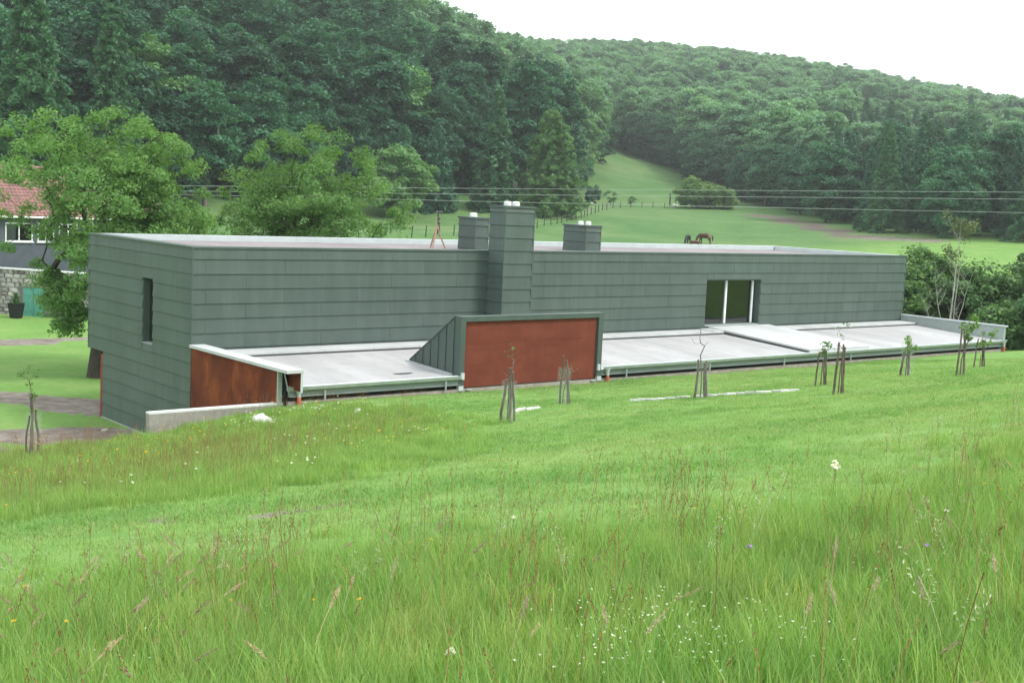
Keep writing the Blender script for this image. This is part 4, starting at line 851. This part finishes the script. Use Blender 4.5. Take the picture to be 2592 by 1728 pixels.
pmesh = MB().tube([(0, 0, -0.3), (0, 0, 1.25)], [0.075, 0.065], 6).mesh('post', M['post_wood']); rg = np.random.default_rng(21)
tops = []
for x, y in POSTS:
    p = np.array((x, y, gz(x, y)))-f0; link('post', pmesh, fe, p, (rg.normal()*0.05, rg.normal()*0.05, 0), (1, 1, 0.95+0.15*rg.random())); tops.append(p)
for h_ in (0.55, 1.05): MB().tube([tuple(p+np.array((0, 0.06, h_))) for p in tops], 0.012, 3, False).build('fence_wire', M['wire_metal'], fe)
wp = thing('marker_post', 'white marker stake on the meadow left of the chimneys', 'post', (66.0, 92.5, gz(66, 92.5)))
MB().box(-0.05, 0.05, -0.03, 0.03, -0.2, 1.5).build('shaft', M['white_paint'], wp); MB().add([(-0.05, -0.03, 1.5), (0.05, -0.03, 1.5), (0.05, 0.03, 1.5), (-0.05, 0.03, 1.5), (0, 0, 1.58)], [(0, 1, 4), (1, 2, 4), (2, 3, 4), (3, 0, 4)]).build('tip', M['white_paint'], wp)
gp = thing('gate_post', 'tall dark post beside a stone heap beyond the fence', 'post', (192.1, 161.5, gz(192.1, 161.5)))
MB().tube([(0, 0, -0.3), (0.03, 0, 1.9), (0.0, 0.03, 2.9)], [0.2, 0.17, 0.13], 7).build('shaft', M['post_wood'], gp); MB().tube([(-0.35, 0, 2.2), (0.35, 0, 2.25)], 0.06, 5).build('crossbar', M['post_wood'], gp)
def boulder(seed, r, flat=0.6):
    rng = np.random.default_rng(seed); import bmesh
    bm = bmesh.new(); bmesh.ops.create_icosphere(bm, subdivisions=2, radius=1.0); dirs = rng.normal(size=(7, 3)); dirs /= np.linalg.norm(dirs, axis=1)[:, None]; cut = 0.62+0.25*rng.random(7)
    for v in bm.verts:
        p = np.array(v.co)
        for d, c_ in zip(dirs, cut):
            e_ = p@d-c_
            if e_ > 0: p = p-d*e_
        p = p*(1+rng.normal()*0.03); v.co = (p[0]*r, p[1]*r*0.8, p[2]*r*flat)
    me = bpy.data.meshes.new('rock'); bm.to_mesh(me); bm.free(); me.materials.append(M['rock']); return me
for i, (x, y, r_, lb) in enumerate(((192.9, 160.6, 0.8, 'pale boulder heap at the foot of the tall dark post'), (175.2, 169.2, 0.6, 'pale boulder below the dark compact shrub'), (-1.67, -8.1, 0.36, 'white boulder half buried in grass before the retaining wall'), (-1.0, 4.9, 0.13, 'small white stone on the gravel beside the end wall'), (0.9, -9.0, 0.16, 'small pale stone right of the white boulder'), (-5.9, 4.3, 0.14, 'small pale stone at the left edge of the gravel'))):
    o = link('rock', boulder(30+i, r_), None, (x, y, gz(x, y)+r_*0.15), (0, 0, i)); tag(o, lb, 'rock')
# ---------------------------------------------------------------- horses
def horse(label, loc, rz, s, hide, graze=True, lying=False):
    o = thing('horse', label, 'horse', loc, rz); o.scale = (s, s, s)
    gl = -0.55 if lying else 0
    V = [(0.0, 0, 1.12, .33), (-0.45, 0, 1.14, .30), (-0.72, 0, 1.2, .25), (0.45, 0, 1.15, .33), (0.78, 0, 1.16, .28)]
    E = [(0, 1), (1, 2), (0, 3), (3, 4)]
    def add(v, p): V.append(v); E.append((p, len(V)-1)); return len(V)-1
    neck = [(-1.0, 0.02, 1.05, .17), (-1.25, 0.05, 0.78, .14), (-1.42, 0.07, 0.5, .13), (-1.52, 0.08, 0.26, .10), (-1.58, 0.08, 0.1, .075)] if graze else [(-0.98, 0, 1.45, .18), (-1.15, 0, 1.72, .14), (-1.35, 0, 1.72, .13), (-1.62, 0, 1.55, .08)]
    p = 2
    for v in neck: p = add(v, p)
    for sx in (-1, 1):
        f = 0.13*sx; st = 0.06*sx
        if lying:
            q_ = add((-0.62, f*1.6, 0.85, .12), 2); q_ = add((-0.85, f*2, 0.66, .07), q_); q_ = add((-0.6, f*2.4, 0.60, .05), q_)
            q_ = add((0.75, f*1.8, 0.9, .16), 4); q_ = add((0.45, f*2.6, 0.68, .09), q_); q_ = add((0.75, f*2.8, 0.6, .05), q_)
        else:
            q_ = add((-0.66, f, 0.82, .13), 2); q_ = add((-0.68+st, f, 0.46, .075), q_); q_ = add((-0.67+st, f, 0.12, .05), q_); q_ = add((-0.72+st, f, 0.03, .065), q_)
            q_ = add((0.76, f, 0.85, .19), 4); q_ = add((0.66-st, f, 0.60, .12), q_); q_ = add((0.86-st, f, 0.42, .075), q_); q_ = add((0.82-st, f, 0.1, .05), q_); q_ = add((0.76-st, f, 0.03, .065), q_)
    me = bpy.data.meshes.new('body'); me.from_pydata([(v[0], v[1], v[2]+gl) for v in V], E, []); me.materials.append(M[hide]); me.update()
    b = link('body', me, o); md = b.modifiers.new('skin', 'SKIN'); me.skin_vertices or None
    for i, v in enumerate(V): me.skin_vertices[0].data[i].radius = (v[3], v[3]*(1.15 if i < 5 else 1))
    me.skin_vertices[0].data[0].use_root = True
    b.modifiers.new('sub', 'SUBSURF').levels = 2; b.modifiers['sub'].render_levels = 2; md.use_smooth_shade = True
    MB().tube([(1.02, 0, 1.22+gl), (1.16, 0, 1.05+gl), (1.18, 0, 0.75+gl), (1.14, 0, 0.48+gl)], [.05, .08, .09, .03], 6).build('tail', M['mane_hair'], o)
    n0 = neck[0]; MB().tube([(-0.7, 0, 1.44+gl), (n0[0]-0.02, n0[1], n0[2]+0.2+gl), (neck[1][0]-0.1, neck[1][1], neck[1][2]+0.12+gl), (neck[2][0]-0.1, neck[2][1], neck[2][2]+0.08+gl)], [.03, .06, .05, .02], 5).build('mane', M['mane_hair'], o)
    for sy in (-1, 1):
        hx = neck[2] if graze else neck[1]; MB().tube([(hx[0]+0.05, hx[1]+0.08*sy, hx[2]+0.08+gl), (hx[0]+0.06, hx[1]+0.12*sy, hx[2]+0.22+gl)], [.04, .012], 5).build('ear', M[hide], o)
def hz(x, y): return (x, y, gz(x, y)-0.02)
horse('black horse grazing on the meadow above the roof edge', hz(127.2, 95.4), 0.5, 1.0, 'black_hide')
horse('small brown foal lying between the black and the brown horse', hz(127.7, 94.2), -0.4, 0.75, 'brown_hide', True, True)
horse('large brown horse grazing on the meadow, rightmost of the three', hz(129.8, 94.2), -1.45, 1.2, 'brown_hide')
# ---------------------------------------------------------------- staked saplings on the lawn
def sapling(seed, x, y, stakes, stem_h, leaf_n, lean, label, guard=False, leaf_z=None):
    rng = np.random.default_rng(seed); o = thing('staked_sapling', label, 'sapling', (x, y, gz(x, y)), 0, 'staked saplings on the lawn')
    for i, (dx, dy, h_) in enumerate(stakes):
        tx, ty = dx*(0.35+0.3*rng.random()), dy*(0.35+0.3*rng.random()); n_ = 6; pts = []
        for j in range(n_+1):
            u_ = j/n_; k_ = 0.035*math.sin(u_*7+seed+i*2)
            pts.append((dx+(tx-dx)*u_+k_+rng.normal()*0.008, dy+(ty-dy)*u_+k_*0.6+rng.normal()*0.008, -0.15+(h_+0.15)*u_))
        r_ = 0.028+0.012*rng.random(); MB().tube(pts, [r_*1.15]+[r_*(1-0.2*j/n_) for j in range(1, n_+1)], 7).build('stake', M['stake_wood'], o)
        MB().tube([pts[-1], (pts[-1][0], pts[-1][1], pts[-1][2]+0.012)], r_*0.8, 7).build('stake_top', M['sawn_wood'], o)
    T = [(lean[0]*u_+rng.normal()*0.13, lean[1]*u_+rng.normal()*0.13, stem_h*(0.62+0.38*u_)) for u_ in rng.random(9)]+[(lean[0], lean[1], stem_h)]
    N, par, e_ = grow(rng, T, [(0, 0, -0.1), (0.02, 0.01, stem_h*0.3), (lean[0]*0.5, lean[1]*0.5, stem_h*0.6)], 0.0)
    link('stem', limbs_mesh('stem', N, par, M['bark_grey'], 0.005, 0.018, 2.4, 5), o)
    if leaf_n:
        zz = leaf_z or 0.6; C = np.array([t_ for t_ in T if t_[2] > stem_h*zz] or T); V, F, tt = leaf_cloud(rng, C, 0.12, 1.0, max(1, int(leaf_n*1.6)//len(C)), 0.05, 0.4, None, 0.7, 1.6)
        link('foliage', np_mesh('foliage', V, F, M['leaf_young'], {'tint': tt}), o)
    if guard:
        g_ = MB(); g_.tube([(0.02, 0.0, 0.02), (0.02, 0.0, 1.1)], 0.2, 12, False); g_.build('mesh_guard', M['net_guard'], o)
S3 = [(-0.22, 0.10, 1.1), (0.04, -0.18, 1.4), (0.24, 0.08, 1.2)]
sapling(1, -7.89, -7.69, [(-0.14, 0.1, 1.0), (-0.06, -0.1, 1.5), (0.16, 0.02, 1.15)], 2.2, 60, (-0.1, 0.05), 'staked sapling at the far left, beside the bare gravel', True)
sapling(2, 1.9, -14.48, [(-0.24, 0.0, 1.12), (0.0, -0.12, 1.42), (0.26, 0.02, 1.3)], 1.95, 9, (0.0, 0.0), 'staked sapling in front of the rust-red panel, nearest the camera', True, 0.85)
sapling(3, 6.36, -11.63, [(0.0, 0.12, 1.45), (0.06, -0.16, 1.32), (0.28, 0.0, 1.08)], 1.2, 14, (0.25, 0.0), 'staked sapling before the right half of the rust-red panel', True)
sapling(4, 9.37, -14.35, [(-0.18, 0.05, 1.15), (0.16, -0.12, 1.12), (0.26, 0.05, 1.05)], 2.15, 0, (-0.12, 0.08), 'bare forked staked sapling standing on the white stone edging', True)
sapling(5, 13.67, -15.43, [(-0.2, 0.08, 1.05), (0.06, -0.15, 1.1), (0.24, 0.05, 1.15)], 1.32, 90, (0.05, 0), 'leafy thin-staked sapling just left of the one with stout crossed stakes')
sapling(6, 10.88, -18.11, [(-0.2, 0.02, 1.45), (-0.05, -0.14, 1.4), (0.24, 0.02, 1.32)], 1.9, 12, (0.2, 0.05), 'sapling with the stoutest, crossed stakes, right of the stone edging', False, 0.8)
sapling(7, 16.92, -16.28, [(-0.24, 0.05, 0.78), (-0.02, -0.12, 0.8), (0.24, 0.05, 0.82)], 1.2, 160, (0.02, 0), 'small leafy sapling between short straight stakes', True)
sapling(8, 15.19, -19.23, [(-0.2, 0.0, 1.42), (-0.08, -0.15, 1.25), (0.2, 0.0, 1.2)], 1.75, 240, (0.28, -0.15), 'bushy-topped sapling near the right parapet, nearer of the last two')
sapling(9, 27.39, -12.78, [(-0.35, 0.08, 1.15), (0.12, -0.12, 1.1), (0.22, 0.02, 1.05)], 1.5, 220, (0.45, -0.3), 'rightmost leafy sapling in front of the low roof corner')
# ---------------------------------------------------------------- stone edging strip in the lawn
ed = thing('stone_edging', 'line of white stone slabs set flush in the lawn before the low roof', 'edging', (8.0, -12.85, gz(8.0, -12.85))); e0 = np.array(ed.location); rg = np.random.default_rng(9)
def slab(x, y, rz_, l_, w_):
    m = MB(); j = lambda a: float(rg.normal()*a); h_ = 0.06+0.015*rg.random()
    m.add([(-l_/2+j(.02), -w_/2+j(.03), -0.1), (l_/2+j(.02), -w_/2+j(.03), -0.1), (l_/2+j(.02), w_/2+j(.03), -0.1), (-l_/2+j(.02), w_/2+j(.03), -0.1), (-l_/2+.02, -w_/2+.02+j(.02), h_), (l_/2-.02, -w_/2+.02+j(.02), h_+j(.01)), (l_/2-.02, w_/2-.02, h_+.01), (-l_/2+.02, w_/2-.02, h_)], [(0, 3, 2, 1), (4, 5, 6, 7), (0, 1, 5, 4), (1, 2, 6, 5), (2, 3, 7, 6), (3, 0, 4, 7)])
    m.build('slab', M['edging_stone'], ed, np.array((x, y, gz(x, y)))-e0, (0, 0, rz_+j(.03)))
for (a, b, n_) in (((8.0, -12.84), (11.9, -15.93), 19), ((3.85, -12.3), (4.95, -12.2), 4)):
    a = np.array(a); b = np.array(b); d_ = (b-a)/n_; r_ = math.atan2(d_[1], d_[0])
    for i in range(n_): c_ = a+d_*(i+0.5); slab(c_[0]+rg.normal()*0.03, c_[1]+rg.normal()*0.03, r_, np.linalg.norm(d_)*(1.22-0.1*rg.random()), 0.15*(0.6+0.4*math.sin(math.pi*(i+0.5)/n_)))
# ---------------------------------------------------------------- grass
def blades(rng, n, rad, h0, h1, wid, curve, nseg=3):
    V = []; F = []; T = []
    for i in range(n):
        a = rng.random()*6.283; r_ = rad*math.sqrt(rng.random()); bx, by = r_*math.cos(a), r_*math.sin(a); h_ = h0+(h1-h0)*rng.random()**1.3; d = rng.random()*6.283; cu = curve*(0.3+rng.random())*h_; w_ = wid*(0.7+0.6*rng.random()); pa = d+1.57+rng.normal()*0.5; t_ = rng.random()
        base = len(V)
        for j in range(nseg+1):
            u_ = j/nseg; x = bx+math.cos(d)*cu*u_*u_; y = by+math.sin(d)*cu*u_*u_; z_ = h_*u_*(1-0.25*curve*u_)-0.02
            ww = w_*(1-u_**1.6)*0.5
            if j < nseg: V += [(x-math.cos(pa)*ww, y-math.sin(pa)*ww, z_), (x+math.cos(pa)*ww, y+math.sin(pa)*ww, z_)]; T += [t_, t_]
            else: V += [(x, y, z_), (x, y, z_)]; T += [t_, t_]
        for j in range(nseg): k_ = base+2*j; F.append((k_, k_+1, k_+3, k_+2))
    return np.array(V), np.array(F), np.array(T)
def cat(parts):
    V = []; F = []; T = []; n = 0
    for v, f, t_ in parts: V.append(v); F.append(f+n); T.append(t_); n += len(v)
    return np.vstack(V), np.vstack(F), np.concatenate(T)
def stem_curve(rng, h_, lean):
    d = rng.random()*6.283; return lambda u_: np.array((math.cos(d)*lean*h_*u_*u_, math.sin(d)*lean*h_*u_*u_, h_*u_*(1-0.12*lean)))
def strip(rng, c, u0, u1, w_, n=4):
    a = rng.random()*3.14; dx = np.array((math.cos(a), math.sin(a), 0))*w_*0.5; V = []
    for j in range(n+1): p = c(u0+(u1-u0)*j/n); V += [p-dx, p+dx]
    F = [(2*j, 2*j+1, 2*j+3, 2*j+2) for j in range(n)]; t_ = rng.random(); return np.array(V), np.array(F), np.full(len(V), t_)
def spike(rng, c, u0, u1, w_, nq, sz, open_=0.5):
    us = u0+(u1-u0)*rng.random(nq); P = np.array([c(u_) for u_ in us]); prof = np.sin(np.pi*np.clip((us-u0)/(u1-u0)*0.9+0.08, 0, 1))
    P = P+rng.normal(size=P.shape)*(w_*prof[:, None])*np.array((1, 1, 0.4)); d = c(u1)-c(u0); d /= np.linalg.norm(d); V = []
    b = rng.normal(size=P.shape); b -= (b@d)[:, None]*d; b /= np.linalg.norm(b, axis=1)[:, None]; dd = d+b*open_; dd /= np.linalg.norm(dd, axis=1)[:, None]; s_ = np.cross(dd, rng.normal(size=P.shape)); s_ /= np.linalg.norm(s_, axis=1)[:, None]
    V = np.stack([P-dd*sz, P-s_*sz*0.35, P+dd*sz, P+s_*sz*0.35], 1).reshape(-1, 3); F = np.arange(4*nq).reshape(-1, 4); return V, F, np.repeat(rng.random(nq), 4)
rg = np.random.default_rng(50)
def protoset(n, fn, mat, name): 
    out = []
    for i in range(n): V, F, T = fn(np.random.default_rng(900+i*7+len(name))); out.append(np_mesh(name, V, F, M[mat], {'tint': T}))
    return out
G_TALL = protoset(8, lambda r: blades(r, 190, 0.28, 0.10, 0.36, 0.0065, 0.42), 'grass_blade', 'tall_tuft')
G_TALLY = protoset(4, lambda r: blades(r, 110, 0.22, 0.10, 0.38, 0.006, 0.45), 'blade_yellow', 'yellow_tuft')
G_TALLD = protoset(4, lambda r: blades(r, 120, 0.22, 0.12, 0.40, 0.0075, 0.5), 'blade_dark', 'dark_tall_tuft')
G_MID = protoset(6, lambda r: blades(r, 110, 0.26, 0.10, 0.32, 0.008, 0.5), 'grass_blade', 'mid_tuft')
G_LAWN = protoset(6, lambda r: blades(r, 70, 0.26, 0.02, 0.075, 0.010, 0.9, 2), 'grass_lawn', 'lawn_tuft')
G_DRY = protoset(4, lambda r: blades(r, 70, 0.26, 0.02, 0.06, 0.010, 0.9, 2), 'lawn_dry', 'dry_tuft')
G_DARK = protoset(4, lambda r: blades(r, 70, 0.26, 0.03, 0.09, 0.011, 0.9, 2), 'lawn_dark', 'dark_tuft')
def f_red(r):
    ps = []
    for _ in range(3):
        c0 = stem_curve(r, 0.45+0.38*r.random(), 0.35*r.random()); off = np.array((r.normal()*0.1, r.normal()*0.1, 0)); c = lambda u_, c0=c0, off=off: c0(u_)+off
        ps.append(strip(r, c, 0, 0.8, 0.003)); ps.append(spike(r, c, 0.78, 1.0, 0.004, 20, 0.008, 0.3))
    return cat(ps)
def f_pale(r):
    c = stem_curve(r, 0.55+0.25*r.random(), 0.3+0.5*r.random()); return cat([strip(r, c, 0.5, 0.86, 0.003), spike(r, c, 0.82, 1.0, 0.010, 130, 0.010, 0.5)])
def f_umbel(r):
    ps = []
    for _ in range(2):
        c = stem_curve(r, 0.35+0.3*r.random(), 0.4); ps.append(strip(r, c, 0, 0.75, 0.004)); ps.append(spike(r, c, 0.55, 1.0, 0.030, 34, 0.011, 1.5))
    return cat(ps)
def f_dot(r, n=5, sz=0.010, hh=(0.15, 0.35), rad=0.2):
    ps = []
    for _ in range(n):
        p = np.array((r.normal()*rad*0.6, r.normal()*rad*0.6, hh[0]+(hh[1]-hh[0])*r.random())); q_ = r.normal(size=(5, 3))*sz*0.5+p
        V, F, T = leaf_cloud(r, [p], sz*0.7, 0.5, 6, sz*0.9, 1.0, None, 0.3, 1.2); ps.append((V, F, T))
    return cat(ps)
G_RED = protoset(6, f_red, 'seed_red', 'red_stem'); G_PALE = protoset(6, f_pale, 'seed_pale', 'pale_stem'); G_UMB = protoset(4, f_umbel, 'seed_green', 'umbel')
G_WHITE = protoset(3, lambda r: f_dot(r, 9, 0.0065, (0.12, 0.30), 0.2), 'petal_white', 'white_dots'); G_WBIG = protoset(3, lambda r: f_dot(r, 3, 0.030, (0.12, 0.30), 0.35), 'petal_white', 'white_heads'); G_YEL = protoset(3, lambda r: f_dot(r, 2, 0.026, (0.25, 0.45), 0.3), 'petal_yellow', 'yellow_dots')
def field(poly, dens, seed, soft=1.0, near=3.0, far_=60.0, extra=None, half=31.0):
    """random points of a region, within a wide wedge of ground in front of the photographer"""
    rng = np.random.default_rng(seed); P = np.array(poly); x0, y0 = P.min(0); x1, y1 = P.max(0); n = int((x1-x0)*(y1-y0)*dens)
    x = rng.uniform(x0, x1, n); y = rng.uniform(y0, y1, n); dx, dy = x-CAMP[0], y-CAMP[1]; dist = np.hypot(dx, dy); ang = np.abs((np.arctan2(dx, dy)-YAW+np.pi) % (2*np.pi)-np.pi)
    ok = (dist > near) & (dist < far_) & (ang < R(half)); x, y = x[ok], y[ok]
    w_ = np.clip((poly_sd(x, y, poly)+wob(x, y, 0.9, seed)*0.7)/soft+0.5, 0, 1)
    if extra is not None: w_ = w_*extra(x, y)
    ok = rng.random(len(x)) < w_; x, y = x[ok], y[ok]; return x, y, ground_z(x, y), rng
def sowgrass(name, sets, label):
    P = []; rz = []; sc = []; ix = []; pr = []
    for protos_, (x, y, z_, rng), s0, s1 in sets:
        k0 = len(pr); pr += protos_; n = len(x); P.append(np.stack([x, y, z_], -1)); rz.append(rng.random(n)*6.283); sc.append(s0+(s1-s0)*rng.random(n)); ix.append(k0+rng.integers(0, len(protos_), n))
    inst_scatter(name, np.vstack(P), np.concatenate(rz), np.concatenate(sc), np.concatenate(ix), pr, label); print(name, sum(len(p) for p in P))
TALLW = [(-30, -28.5), (-16.6, -27.4), (-13.2, -28.9), (-11.2, -30.6), (-9.4, -32.0), (-7.2, -32.2), (-4.2, -30.9), (-0.2, -29.8), (12, -28.5), (22, -34), (22, -52), (-30, -52)]
LAWN = [(-30, -33), (-30, -22), (-8.2, -6.4), (-4.2, -6.15), (0, -6.12), (41, -6.12), (46, -8), (52, -20), (30, -34), (0, -34)]
not_other = lambda x, y: np.clip(1-np.maximum(sstep(poly_sd(x, y, UNMOWN)/1.0+0.5), sstep(poly_sd(x, y, TALL)/1.0+0.5)), 0, 1)
patch = lambda s_, k_, lo_: (lambda x, y: np.clip(lo_+(1-lo_)*(0.5+0.9*wob(x, y, s_, k_)), 0, 1))
sowgrass('tall_grass', [(G_TALL, field(TALL, 20, 1, 1.4, 3.2, 19), 0.7, 1.15), (G_TALLY, field(TALL, 18, 21, 1.4, 3.2, 19, patch(1.3, 0.7, 0.2)), 0.6, 1.1), (G_TALLD, field(TALL, 20, 22, 1.4, 3.2, 19, patch(1.1, 4.0, 0.15)), 0.6, 1.15), (G_MID, field(TALLW, 2.6, 2, 3.0, 6, 24), 0.45, 0.8), (G_MID, field(UNMOWN, 16, 3, 3.0), 0.5, 1.1)], 'long uncut grass in the foreground and left of the house')
sowgrass('short_grass', [(G_LAWN, field(LAWN, 15, 4, 0.6, 6, 60, not_other), 0.8, 1.4), (G_DRY, field(LAWN, 16, 41, 0.6, 6, 60, lambda x, y: not_other(x, y)*np.clip(0.15+1.1*wob(x*0.6+y*0.35, y*1.1, 0.5, 2.2)+0.4*wob(x, y, 1.7, 0.2), 0, 1)), 0.8, 1.3), (G_DARK, field(LAWN, 16, 42, 0.6, 6, 60, lambda x, y: not_other(x, y)*np.clip(0.1+1.1*wob(x*0.7, y*1.2, 0.55, 5.0)+0.4*wob(x, y, 2.1, 3.2), 0, 1)), 0.8, 1.5)], 'short mown grass of the lawn in front of the house')
sowgrass('seed_heads', [(G_RED, field(TALLW, 5, 5, 3.0, 3.5, 26, patch(0.55, 1.0, 0.25)), 0.7, 1.1), (G_RED, field(UNMOWN, 12, 6, 0.8, 3, 60, patch(0.5, 3.0, 0.2)), 0.7, 1.0), (G_PALE, field(TALL, 7.0, 7, 1.2, 3.5, 18, lambda x, y: patch(0.7, 0.3, 0.15)(x, y)*np.clip(0.25+(-x-y*0.0-12.5)/3, 0.25, 1)), 0.5, 0.78), (G_UMB, field(TALL, 0.9, 8, 1.0, 3.5, 12, patch(0.8, 5.0, 0.0)), 0.8, 1.1)], 'reddish and straw coloured seed heads standing above the grass')
sowgrass('small_flowers', [(G_WHITE, field([(-15.5, -35.4), (-14.5, -34.8), (-14.0, -35.9), (-14.9, -36.7)], 34, 9, 0.8, 3), 0.9, 1.3), (G_WBIG, field(UNMOWN, 0.12, 10), 0.8, 1.2), (G_WBIG, field([(-2.6, -7.2), (1.5, -7.4), (1.4, -8.6), (-2.4, -9)], 3.0, 11), 0.8, 1.2), (G_YEL, field(UNMOWN, 0.55, 12, 1, 3, 60, patch(0.45, 2.0, 0.0)), 0.9, 1.4), (G_YEL, field(TALL, 0.25, 13, 1, 5), 0.5, 0.7), (G_WHITE, field(TALL, 0.5, 14, 1, 4, 15), 0.7, 1.0)], 'scattered tiny white and yellow flowers in the long grass')
# single larger flowers
def flower(x, y, h_, mat, size, label, nm, group=None, umb=False):
    o = thing(nm, label, 'flower', (x, y, gz(x, y)), 0, group); rng = np.random.default_rng(int(abs(x*100+y*37)))
    MB().tube([(0, 0, -0.03), (0.02, 0, h_*0.5), (0.05, 0.01, h_)], [0.004, 0.0035, 0.003], 5).build('stalk', M['grass_blade'], o)
    C = [(0.05+rng.normal()*size*0.6, 0.01+rng.normal()*size*0.6, h_+rng.normal()*size*0.3) for _ in range(7)] if umb else [(0.05, 0.01, h_)]
    V, F, T = leaf_cloud(rng, np.array(C), size*0.55 if umb else size*0.6, 0.45, 26, size*0.42, 0.9, None, 0.35, 1.3); link('petals', np_mesh('petals', V, F, M[mat], {'tint': T}), o)
flower(-9.67, -32.92, 0.40, 'petal_white', 0.045, 'white umbel flower standing out at the edge of the tall grass', 'meadowsweet', None, True)
flower(-12.91, -34.67, 0.30, 'petal_lilac', 0.030, 'lilac scabious flower right of the picture centre', 'scabious')
flower(-12.44, -35.56, 0.28, 'petal_lilac', 0.032, 'lilac scabious flower farther right, among pale umbels', 'scabious')
flower(-12.73, -32.25, 0.34, 'petal_white', 0.034, 'pale scabious head in the middle of the tall grass', 'scabious')
flower(-11.37, -35.02, 0.30, 'petal_white', 0.026, 'small white flower right of the white umbel flower', 'campion')
flower(-15.35, -34.95, 0.2, 'petal_white', 0.022, 'white daisy cluster at the bottom edge, left of centre', 'daisy', None, True)
# ---------------------------------------------------------------- air
hb = MB().box(gx[0]-6, gx[-1]+6, gy[0]-6, gy[-1]+6, float(ZZ.min())-1.0, max(float(ZZ.max())+34, 60)).build('haze', None)
t = NT('haze'); pv = t.n('VolumePrincipled'); pv.inputs['Color'].default_value = (0.90, 0.96, 0.95, 1); pv.inputs['Density'].default_value = HAZE; pv.inputs['Anisotropy'].default_value = 0.2
t.l(pv.outputs[0], t.out.inputs['Volume']); hb.data.materials.append(t.m); tag(hb, 'thin pale haze in the valley air', kind='stuff'); hb.display_type = 'WIRE'
